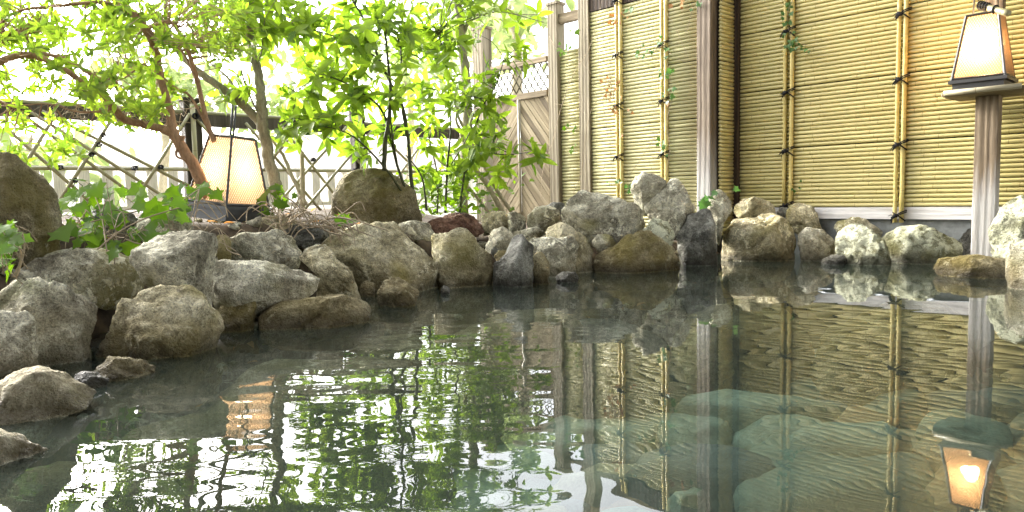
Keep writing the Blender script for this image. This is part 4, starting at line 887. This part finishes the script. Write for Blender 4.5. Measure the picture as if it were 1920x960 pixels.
# russet tree on the left
grow('small_tree', 'russet-barked tree with twisting branches arching over the left bank', 'tree', (385, 350, 2.75),
     [[(388, 365, 2.75, .0220), (375, 335, 2.75, .0231), (350, 290, 2.72, .0209), (325, 248, 2.7, .0198), (318, 205, 2.7, .0143), (300, 140, 2.7, .0132), (288, 85, 2.65, .0132), (255, 32, 2.6, .0121), (215, 0, 2.6, .0110), (150, -40, 2.5, .0077)],
      [(325, 248, 2.7, .0176), (290, 238, 2.68, .0143), (240, 226, 2.65, .0132), (215, 205, 2.62, .0132), (190, 172, 2.6, .0121), (165, 160, 2.6, .0110), (110, 125, 2.55, .0099), (60, 104, 2.5, .0110), (20, 108, 2.45, .0110), (-20, 120, 2.4, .0121), (-80, 100, 2.3, .0066)],
      [(188, 170, 2.6, .0099), (185, 150, 2.6, .0088), (120, 110, 2.6, .0077), (60, 95, 2.6, .0066), (45, 65, 2.6, .0055), (0, 62, 2.6, .0044)],
      [(402, 265, 2.8, .0110), (388, 230, 2.8, .0099), (372, 160, 2.8, .0088), (350, 90, 2.75, .0077), (320, 42, 2.7, .0066), (280, 50, 2.7, .0044)],
      [(372, 160, 2.8, .0066), (340, 95, 2.8, .0044), (295, 75, 2.8, .0033)],
      [(402, 265, 2.8, .0077), (360, 185, 2.8, .0055), (330, 165, 2.8, .0044), (265, 120, 2.8, .0033), (200, 150, 2.8, .0022)],
      [(255, 32, 2.6, .0077), (200, 5, 2.55, .0066), (120, 10, 2.5, .0055), (40, 20, 2.45, .0044), (0, 45, 2.45, .0033)],
      [(262, 122, 2.7, .0044), (235, 145, 2.7, .0033), (190, 165, 2.7, .0027)], [(345, 255, 2.7, .0066), (330, 290, 2.7, .0044), (350, 300, 2.7, .0033)],
      [(215, 205, 2.62, .0055), (150, 210, 2.6, .0033), (90, 195, 2.6, .0022), (20, 200, 2.55, .0022)]],
     M_barkr,
     [(110, 40, 150, 70, 112, 2.3, 3.0), (330, 35, 150, 75, 108, 2.4, 3.2), (60, 150, 120, 60, 50, 2.3, 2.9), (240, 165, 90, 55, 56, 2.4, 3.0), (60, 260, 130, 50, 26, 2.7, 3.1), (150, -80, 320, 60, 36, 2.2, 3.2), (250, 215, 80, 22, 14, 2.4, 2.9), (440, 60, 70, 60, 30, 2.6, 3.2), (-60, 100, 60, 120, 30, 2.2, 2.9)],
     M_leafa, [leaf_shape(.048, .0145, .3, .12, 4), leaf_shape(.042, .0155, .2, .25, 4), leaf_shape(.054, .015, .35, .05, 4)], (5, 8), (.7, 1.7), (.5, 1.1), 300, twig_r=.0013, tipseed=3)
# tree with grey trunk behind the lantern
grow('small_tree', 'grey-green forked trunk rising just right of the standing lantern', 'tree', (525, 380, 3.2),
     [[(524, 385, 3.2, .0279), (515, 345, 3.2, .0279), (503, 290, 3.2, .0252), (492, 240, 3.2, .0252), (490, 190, 3.2, .0234), (484, 140, 3.2, .0198), (474, 100, 3.2, .0180), (468, 50, 3.2, .0162), (460, -20, 3.2, .0135)],
      [(492, 238, 3.2, .0198), (465, 205, 3.2, .0198), (430, 175, 3.2, .0180), (380, 140, 3.2, .0162), (340, 105, 3.2, .0126), (315, 60, 3.2, .0090), (310, 0, 3.2, .0072)],
      [(455, 195, 3.2, .0090), (430, 150, 3.25, .0063), (390, 115, 3.3, .0045)], [(490, 225, 3.1, .0054), (462, 165, 3.1, .0045), (450, 125, 3.1, .0032), (430, 95, 3.1, .0018)], [(480, 130, 3.2, .0054), (492, 90, 3.2, .0036), (490, 60, 3.2, .0027)]],
     M_barkg, [(480, 20, 110, 45, 22, 3.0, 3.5), (420, 170, 60, 40, 6, 3.1, 3.4), (470, 70, 60, 40, 9, 3.0, 3.4), (450, -60, 160, 50, 20, 3.0, 3.6)],
     M_leafa, [leaf_shape(.085, .028, .3, .25, 5), leaf_shape(.075, .026, .3, .3, 5)], (4, 6), (.9, 1.6), (.8, 1.2), 120, twig_r=.0018, droop=.35, tipseed=5)
# straight trunk at the gate
grow('small_tree', 'straight greenish trunk rising before the latch post of the gate', 'tree', (870, 400, 4.1),
     [[(868, 405, 4.1, .0299), (870, 330, 4.1, .0310), (876, 240, 4.1, .0310), (873, 160, 4.1, .0287), (866, 80, 4.1, .0253), (858, 0, 4.1, .0230), (850, -80, 4.1, .0172)], [(870, 60, 4.1, .0115), (885, 20, 4.1, .0092), (880, -30, 4.1, .0069)], [(880, 40, 4.1, .0057), (935, 22, 4.0, .0034), (1020, 42, 3.9, .0023)]],
     M_barkg, [(900, 25, 120, 28, 8, 3.7, 4.3), (860, -50, 160, 40, 18, 3.7, 4.5)], M_leafb, [leaf_shape(.10, .034, .3, .2, 5)], (4, 6), (.9, 1.5), (.7, 1.1), 60, twig_r=.002, tipseed=6)
grow('shrub', 'pale bent stems of a bare-footed shrub before the gate', 'shrub', (920, 400, 3.9),
     [[(945, 405, 3.9, .016), (915, 350, 3.9, .015), (880, 300, 3.9, .013), (865, 250, 3.9, .010), (855, 220, 3.9, .007), (870, 165, 3.9, .004)], [(960, 400, 3.9, .011), (925, 345, 3.9, .010), (890, 275, 3.9, .009), (862, 225, 3.9, .008), (850, 180, 3.9, .004)], [(925, 410, 3.9, .010), (890, 365, 3.9, .009), (860, 330, 3.9, .007), (820, 300, 3.9, .004)],
      [(566, 400, 3.5, .013), (568, 340, 3.5, .012), (566, 285, 3.5, .009)], [(575, 385, 3.4, .009), (545, 325, 3.4, .010), (530, 290, 3.4, .008), (500, 250, 3.4, .006)]],
     M_barkl, [(900, 300, 60, 50, 8, 3.7, 4.0)], M_leafb, [leaf_shape(.08, .03, .3, .2, 5)], (4, 6), (.8, 1.5), (.7, 1.1), 60, tipseed=8)
# speckled-leaf shrubs
SPK = [leaf_shape(.112, .038, .3, .18, 6), leaf_shape(.095, .036, .4, .05, 6), leaf_shape(.120, .036, .25, .34, 6)]
grow('speckled_shrub', 'largest speckled-leaf shrub, fanning up behind the upright brown boulder', 'shrub', (775, 400, 3.5),
     [[(778, 400, 3.5, .010), (770, 330, 3.5, .010), (765, 260, 3.5, .008), (755, 200, 3.5, .008), (735, 160, 3.5, .007), (710, 110, 3.45, .006), (690, 50, 3.4, .005), (660, 0, 3.4, .004)],
      [(775, 395, 3.5, .007), (745, 310, 3.45, .006), (720, 215, 3.4, .0055), (680, 175, 3.35, .004), (620, 145, 3.3, .0035), (580, 155, 3.3, .003), (545, 180, 3.3, .002)],
      [(765, 380, 3.5, .006), (730, 325, 3.4, .005), (680, 270, 3.35, .004), (640, 245, 3.3, .003), (590, 235, 3.3, .002)],
      [(762, 255, 3.5, .005), (750, 170, 3.5, .005), (752, 100, 3.5, .004), (742, 60, 3.5, .003), (720, 0, 3.5, .002)],
      [(710, 110, 3.45, .004), (660, 80, 3.4, .003), (600, 60, 3.35, .003), (540, 40, 3.3, .002), (515, 15, 3.3, .002)],
      [(745, 310, 3.45, .005), (733, 230, 3.4, .0045), (735, 170, 3.4, .003)], [(800, 395, 3.5, .006), (790, 330, 3.5, .004), (760, 290, 3.5, .003)], [(720, 320, 3.4, .011), (722, 270, 3.4, .011), (732, 190, 3.4, .008), (728, 120, 3.4, .006), (720, 40, 3.4, .005)]],
     M_stemg, [(640, 60, 130, 60, 27, 3.1, 3.7), (600, 170, 100, 60, 24, 3.1, 3.5), (560, 240, 50, 40, 10, 3.1, 3.4), (700, 160, 80, 90, 19, 3.2, 3.7), (680, 260, 70, 40, 8, 3.3, 3.6), (740, 60, 70, 60, 10, 3.2, 3.8), (620, -60, 200, 50, 10, 3.0, 3.8), (560, 20, 60, 50, 6, 3.0, 3.5)],
     M_leafb, SPK, (4, 7), (.5, 1.6), (.42, 1.0), 290, twig_r=.0017, droop=.3, back=.07, tipseed=11)
grow('speckled_shrub', 'speckled-leaf shrub in front of the straight trunk and the gate', 'shrub', (840, 400, 3.75),
     [[(835, 400, 3.75, .006), (838, 320, 3.75, .006), (845, 240, 3.75, .005), (840, 170, 3.75, .004), (835, 110, 3.7, .003), (820, 60, 3.7, .002)], [(862, 400, 3.7, .006), (870, 330, 3.7, .006), (885, 260, 3.65, .005), (905, 200, 3.6, .004), (930, 160, 3.6, .003), (945, 110, 3.6, .002)],
      [(870, 330, 3.7, .004), (895, 290, 3.65, .003), (950, 290, 3.6, .0025), (1000, 285, 3.55, .002)], [(820, 400, 3.7, .005), (820, 330, 3.7, .004), (805, 260, 3.7, .003), (790, 180, 3.7, .003)], [(838, 320, 3.75, .004), (880, 250, 3.7, .003), (890, 190, 3.7, .002)]],
     M_stemg, [(850, 120, 80, 70, 20, 3.4, 3.9), (900, 210, 55, 60, 15, 3.4, 3.8), (910, 290, 50, 60, 13, 3.4, 3.8), (800, 200, 60, 80, 15, 3.5, 3.9), (985, 280, 35, 25, 4, 3.4, 3.6), (830, 320, 60, 50, 12, 3.6, 4.0), (985, 95, 16, 20, 3, 3.5, 3.7), (860, 20, 80, 60, 10, 3.5, 4.0), (790, 60, 60, 60, 11, 3.5, 4.0), (870, -50, 90, 40, 5, 3.4, 4.0)],
     M_leafb, SPK, (4, 7), (.5, 1.6), (.4, .95), 290, twig_r=.0017, droop=.3, back=.07, tipseed=12)
# low bright undergrowth behind the boulder
mb_ = empty('low_plants', at(840, 395, 4.0)); tag(mb_, 'low bright green plants filling the ground under the speckled shrubs', 'undergrowth'); M_ = []
for _ in range(420):
    p = at(random.gauss(845, 48), random.uniform(320, 405), random.uniform(3.6, 4.3)); M_.append(whorl_mat(p, Vector((random.uniform(-1, 1), random.uniform(-1, .4), random.uniform(-.3, .8))), Vector((random.uniform(-.5, .5), -.5, 1)), random.uniform(.6, 1.1)))
leaves(mb_, M_, [ivy_shape(.038), leaf_shape(.05, .02)], M_ivy, 40)
# far washed-out foliage beyond the fence
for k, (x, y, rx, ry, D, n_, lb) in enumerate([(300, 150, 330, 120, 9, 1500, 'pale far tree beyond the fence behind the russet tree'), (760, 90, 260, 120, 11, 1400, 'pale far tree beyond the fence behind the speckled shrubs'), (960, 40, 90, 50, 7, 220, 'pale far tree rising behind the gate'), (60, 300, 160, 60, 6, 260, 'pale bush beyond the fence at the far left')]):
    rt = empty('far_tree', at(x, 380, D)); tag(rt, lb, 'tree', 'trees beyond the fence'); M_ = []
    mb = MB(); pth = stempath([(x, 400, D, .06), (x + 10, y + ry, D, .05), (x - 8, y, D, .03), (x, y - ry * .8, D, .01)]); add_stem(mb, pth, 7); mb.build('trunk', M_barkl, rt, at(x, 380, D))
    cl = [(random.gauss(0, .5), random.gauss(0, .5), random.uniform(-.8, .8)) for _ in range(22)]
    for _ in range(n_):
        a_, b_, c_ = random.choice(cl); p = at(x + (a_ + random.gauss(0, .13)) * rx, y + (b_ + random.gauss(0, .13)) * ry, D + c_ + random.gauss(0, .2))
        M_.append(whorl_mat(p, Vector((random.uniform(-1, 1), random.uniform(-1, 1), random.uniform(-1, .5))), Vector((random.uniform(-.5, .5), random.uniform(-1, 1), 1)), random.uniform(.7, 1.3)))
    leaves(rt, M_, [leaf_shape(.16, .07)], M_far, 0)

# ivy at the left bank
def ivy(label, areas, n_, size, m, baseD, vines, nparts=200, name='ivy', stem=None, seed=1, face=-.7, dry=0, cat='ivy', upd=0.0):
    rs = random.Random(seed); b0 = at(areas[0][0], areas[0][1], areas[0][4]); root = empty(name, b0); tag(root, label, cat); M_ = []
    mb = MB()
    for pts in vines: add_stem(mb, stempath(pts, 5), 5)
    tot = sum(a[2] * a[3] for a in areas)
    for (cx, cy, rx, ry, D0, D1) in areas:
        for _ in range(max(1, int(n_ * rx * ry / tot))):
            r_ = math.sqrt(rs.random()); a_ = rs.uniform(0, 6.28); p = at(cx + rx * r_ * math.cos(a_), cy + ry * r_ * math.sin(a_), rs.uniform(D0, D1))
            nrm = Vector((rs.gauss(0, .4), face + rs.gauss(0, .35), .75 + rs.gauss(0, .3))); d2 = Vector((rs.uniform(-1, 1), rs.uniform(-.5, .1), rs.uniform(-1, .2) + upd)); d2 = (d2 - nrm.normalized() * d2.dot(nrm.normalized())).normalized()
            M_.append(whorl_mat(p, d2, nrm, rs.uniform(.6, 1.2)))
            if rs.random() < .6 and stem:
                e = p + Vector((rs.uniform(-.05, .05), rs.uniform(.0, .06), rs.uniform(-.09, -.03))) * (size / .055); mb.tube([p, (p + e) / 2 + Vector((rs.uniform(-.01, .01), 0, .005)), e], [.0008, .001, .0012], 4)
    if mb.v: o = mb.build('vine_stems', stem, root, b0); o['kind'] = 'stuff'
    leaves(root, M_, [ivy_shape(size), ivy_shape(size * .85)], m, nparts); return root
ivy('bright ivy spreading over the bank between the dark boulder and the standing lantern', [(230, 395, 130, 48, 1.95, 2.4), (330, 375, 60, 30, 2.0, 2.4), (190, 440, 90, 30, 1.85, 2.1), (160, 370, 35, 30, 2.0, 2.2), (380, 352, 22, 12, 2.0, 2.1)], 110, .058, M_ivy, 2.1,
    [[(100, 455, 1.95, .002), (160, 420, 2.0, .002), (240, 400, 2.05, .002), (330, 380, 2.1, .0018), (372, 355, 2.1, .0015)], [(180, 470, 1.9, .002), (230, 430, 1.95, .002), (300, 400, 2.0, .002), (390, 380, 2.05, .0015), (420, 405, 2.1, .001)], [(200, 470, 1.9, .002), (190, 400, 2.0, .0018), (170, 350, 2.05, .0012)],
     [(210, 400, 2.0, .0015), (202, 360, 2.0, .0012), (200, 335, 2.0, .001)]], 200, stem=M_twigd, seed=2)
ivy('upright yellow-green sprig at the left edge in front of the long low stone', [(15, 440, 25, 30, 1.5, 1.7), (5, 480, 30, 30, 1.5, 1.7)], 22, .045, M_ivy, 1.6, [[(25, 520, 1.6, .003), (40, 480, 1.6, .0025), (20, 440, 1.6, .002), (5, 430, 1.6, .0015)], [(30, 520, 1.6, .003), (45, 470, 1.6, .002), (42, 435, 1.6, .0015)]], 30, stem=M_twigd, seed=3)
ivy('small ivy sprig touching the right side of the standing lantern', [(508, 368, 20, 22, 2.75, 2.85), (500, 395, 16, 8, 2.7, 2.8)], 17, .05, M_ivy, 2.8, [[(545, 400, 2.8, .002), (515, 385, 2.8, .0015), (505, 355, 2.8, .001)]], 30, stem=M_twigd, seed=4)
ivy('few yellow ivy leaves on the dry roots left of the upright boulder', [(645, 404, 10, 5, 2.6, 2.7), (668, 412, 8, 5, 2.6, 2.7), (622, 416, 6, 5, 2.6, 2.7), (560, 365, 8, 5, 2.8, 2.9)], 6, .045, M_ivy, 2.6, [[(600, 430, 2.65, .0018), (640, 412, 2.65, .0014), (668, 415, 2.65, .001)]], 10, stem=M_twigd, seed=5)
ivy('dark ivy leaves in the corner behind the egg-shaped stone', [(1372, 357, 7, 5, 3.55, 3.6), (1328, 372, 12, 10, 3.5, 3.55), (1342, 362, 6, 6, 3.5, 3.55)], 9, .05, M_ivyd, 3.5, [[(1320, 395, 3.55, .0015), (1345, 370, 3.55, .001), (1374, 358, 3.58, .001)]], 20, stem=M_twigd, seed=6)
def onp(px, py, t): p = ray_plane(px, py, O + N * t, N); return p
def wall_ivy(label, t, areas, n_, size, m, vines, seed, dry=False, cat='ivy', name='ivy'):
    rs = random.Random(seed); b0 = onp(areas[0][0], areas[0][1], t); root = empty(name, b0); tag(root, label, cat); mb = MB(); M_ = []
    for pts in vines:
        W_ = [(*onp(x, y, t + rs.uniform(0, .02)), r) for x, y, r in pts]; pth = [(Vector(p[:3]), max(p[3], .0005)) for p in cr(W_, 6)]; add_stem(mb, pth, 5)
    tot = sum(a[2] * a[3] for a in areas)
    for (cx, cy, rx, ry) in areas:
        for _ in range(max(1, int(round(n_ * rx * ry / tot)))):
            p = onp(cx + rs.uniform(-rx, rx), cy + rs.uniform(-ry, ry), t + rs.uniform(0, .03)); nrm = N + Vector((rs.gauss(0, .4), rs.gauss(0, .4), rs.gauss(.2, .4))); d2 = Vector((rs.uniform(-1, 1), 0, rs.uniform(-1, 0))); d2 = d2 - nrm.normalized() * d2.dot(nrm.normalized())
            M_.append(whorl_mat(p, d2, nrm, rs.uniform(.6, 1.25)))
    o = mb.build('vine_stems', M_twigd, root, b0); o['kind'] = 'stuff'
    leaves(root, M_, [ivy_shape(size), ivy_shape(size * .8)], m, 120); return root
wall_ivy('trailing ivy strand hanging down the left twin batten of the right bamboo wall', .06, [(1476, 15, 8, 16), (1478, 60, 8, 20), (1482, 82, 9, 12), (1500, 88, 18, 7)], 34, .028, M_ivyd, [(( 1490, -10, .0012), (1476, 30, .001), (1482, 70, .001), (1484, 95, .001)), ((1484, 85, .001), (1500, 82, .0008), (1520, 86, .0006))], 21)
wall_ivy('tiny vine shoot climbing from the stones beside the left twin batten', .04, [(1486, 353, 4, 6), (1500, 345, 4, 8)], 5, .018, M_ivyd, [((1478, 395, .0008), (1492, 372, .0008), (1504, 348, .0007), (1496, 332, .0006), (1486, 322, .0005))], 22)
wall_ivy('green ivy climbing the right-hand batten of the pale bamboo panel', TL + .055, [(1243, 85, 10, 22), (1238, 135, 8, 12), (1213, 95, 22, 12), (1240, 270, 10, 20), (1250, 160, 10, 30), (1180, 15, 10, 10), (1300, 12, 14, 8), (1180, 355, 10, 15), (1155, 345, 20, 10)], 62, .03, M_ivyd,
         [((1247, 330, .0015), (1256, 280, .0014), (1250, 230, .0013), (1260, 180, .0013), (1252, 120, .0012), (1242, 80, .001)), ((1242, 85, .001), (1225, 95, .0009), (1200, 85, .0008)), ((1255, 100, .001), (1290, 115, .0008), (1270, 60, .0008), (1250, 25, .0006)), ((1165, 350, .0012), (1200, 300, .0012), (1230, 255, .001), (1245, 235, .001)), ((1300, 10, .001), (1290, 50, .0008), (1285, 60, .0006))], 23)
wall_ivy('brown withered vine tangled on the left-hand batten of the pale bamboo panel', TL + .05, [(1145, 165, 18, 24), (1165, 35, 30, 12), (1150, 200, 14, 10), (1180, 210, 8, 8), (1158, 250, 8, 10), (1245, 195, 8, 8), (1270, 5, 14, 10)], 46, .026, M_dry,
         [((1138, 10, .0012), (1130, 60, .0012), (1140, 120, .0012), (1150, 180, .001), (1160, 230, .001)), ((1110, 160, .001), (1130, 158, .001), (1150, 150, .001)), ((1160, 20, .0015), (1165, 60, .0012), (1155, 110, .001)), ((1120, 60, .001), (1125, 150, .001), (1138, 240, .001), (1150, 330, .001)), ((1150, 250, .001), (1160, 300, .001), (1152, 350, .001))]
         + [((1145 + random.uniform(-15, 15), 165 + random.uniform(-25, 25), .0009), (1145 + random.uniform(-15, 15), 165 + random.uniform(-25, 25), .0009), (1145 + random.uniform(-15, 15), 165 + random.uniform(-25, 25), .0008)) for _ in range(16)], 24, cat='vine', name='dry_vine')
wall_ivy('long bare vine curving across the grey posts beside the gate', TL + .07, [(1062, 90, 12, 12), (1070, 240, 10, 6), (1075, 60, 6, 6), (1075, 275, 6, 6)], 22, .034, M_ivy,
         [((1014, 375, .0016), (1018, 320, .0018), (1035, 270, .0018), (1050, 210, .0018), (1075, 140, .0016), (1105, 90, .0014), (1122, 30, .0012), (1130, -5, .001)), ((1075, 365, .0016), (1090, 320, .0016), (1100, 240, .0014), (1112, 200, .0012), (1135, 170, .001)), ((1030, 68, .0022), (1042, 90, .002), (1052, 92, .0018)), ((1052, 92, .001), (1075, 100, .0008), (1110, 140, .0008)), ((1040, 195, .001), (1075, 200, .0008), (1100, 215, .0008))], 25, cat='vine', name='bare_vine')
# dry roots and twigs
def litter(label, cx, cy, rx, ry, D0, D1, n_, seed, r=.0014, rise=.03, L=.1):
    rs = random.Random(seed); b0 = at(cx, cy, (D0 + D1) / 2); mb = MB()
    for _ in range(n_):
        p = at(cx + rs.uniform(-rx, rx), cy + rs.uniform(-ry, ry), rs.uniform(D0, D1)); d_ = Vector((rs.uniform(-1, 1), rs.uniform(-.4, .4), rs.uniform(-.25, .25))).normalized() * L * rs.uniform(.5, 1.3)
        pts = cr([tuple(p), tuple(p + d_ * .4 + Vector((0, 0, rs.uniform(-.3, 1) * rise))), tuple(p + d_ * .8 + Vector((rs.uniform(-.02, .02), 0, rs.uniform(-.5, .7) * rise))), tuple(p + d_ * 1.1 - Vector((0, 0, rs.uniform(0, rise))))], 4)
        mb.tube([Vector(x) for x in pts], [r * rs.uniform(.6, 1.3)] * (len(pts) - 1) + [r * .4], 4)
    o = mb.build('dry_roots', M_twigd, None, b0); return tag(o, label, 'roots', kind='stuff')
litter('tangle of thin dry roots on the bank right of the standing lantern', 575, 414, 66, 12, 2.45, 2.75, 46, 31, r=.0022, rise=.06, L=.13)
litter('thin dry ivy stems straggling over the stones under the ivy', 300, 425, 130, 28, 1.9, 2.2, 34, 32, rise=.05)
litter('fine dry twigs hanging on the fence rail behind the russet tree', 230, 212, 130, 22, 2.75, 3.0, 70, 33, r=.001, rise=.05, L=.12)

# rubble and fallen leaves that fill the gaps between the stones
V2, F2 = ICO[2]; V2 = ico(2)[0]; F2 = ico(2)[1]; rs = np.random.RandomState(77)
def fill(label, n, d0, d1, sz, m, name):
    vs, fs, nb, k = [], [], 0, 0
    while k < n:
        X, Y = rs.uniform(-1.9, 2.6), rs.uniform(.9, 4.3); d = sdist(np.array([X]), np.array([Y]))[0]
        if not d0 < d < d1 or (Vector((X, Y, 0)) - O).dot(N) < .12: continue
        r = sz * rs.uniform(.4, 1.2); z = bank(np.array([X]), np.array([Y]))[0]; v = V2 * np.array([r, r * rs.uniform(.6, 1), r * rs.uniform(.45, .8)]); v = v + V2 * (noise(V2 * 2 + rs.uniform(-9, 9, 3)) * r * .4)[:, None]
        a = rs.uniform(0, 6.28); c_, s_ = math.cos(a), math.sin(a); v = v @ np.array([[c_, s_, 0], [-s_, c_, 0], [0, 0, 1]]) + np.array([X, Y, z + r * .2]); vs.append(v); fs.append(F2 + nb); nb += len(v); k += 1
    o = bpy.data.objects.new(name, npmesh(name, np.concatenate(vs), np.concatenate(fs), m)); COL.objects.link(o); return tag(o, label, 'rubble', kind='stuff')
fill('small grey rubble filling the gaps between the edging stones', 520, .0, .62, .028, RM['grey'], 'rubble')
fill('brown grit and small stones lying on the bank soil', 420, .15, .9, .014, RM['brown'], 'grit')
M_ = []
for _ in range(420):
    X, Y = random.uniform(-1.9, 2.2), random.uniform(1.3, 4.3); d = sdist(np.array([X]), np.array([Y]))[0]
    if .25 < d < 1.3:
        z = bank(np.array([X]), np.array([Y]))[0]; M_.append(whorl_mat(Vector((X, Y, z + .008)), Vector((random.uniform(-1, 1), random.uniform(-1, 1), random.uniform(-.1, .3))), Vector((random.uniform(-.4, .4), random.uniform(-.4, .4), 1)), random.uniform(.6, 1.2)))
lt = empty('leaf_litter', (0, 3, 0)); tag(lt, 'dry fallen leaves scattered over the bank soil behind the stones', 'leaf litter'); leaves(lt, M_, [leaf_shape(.045, .018, .5, .3, 4)], M_dry, 0)
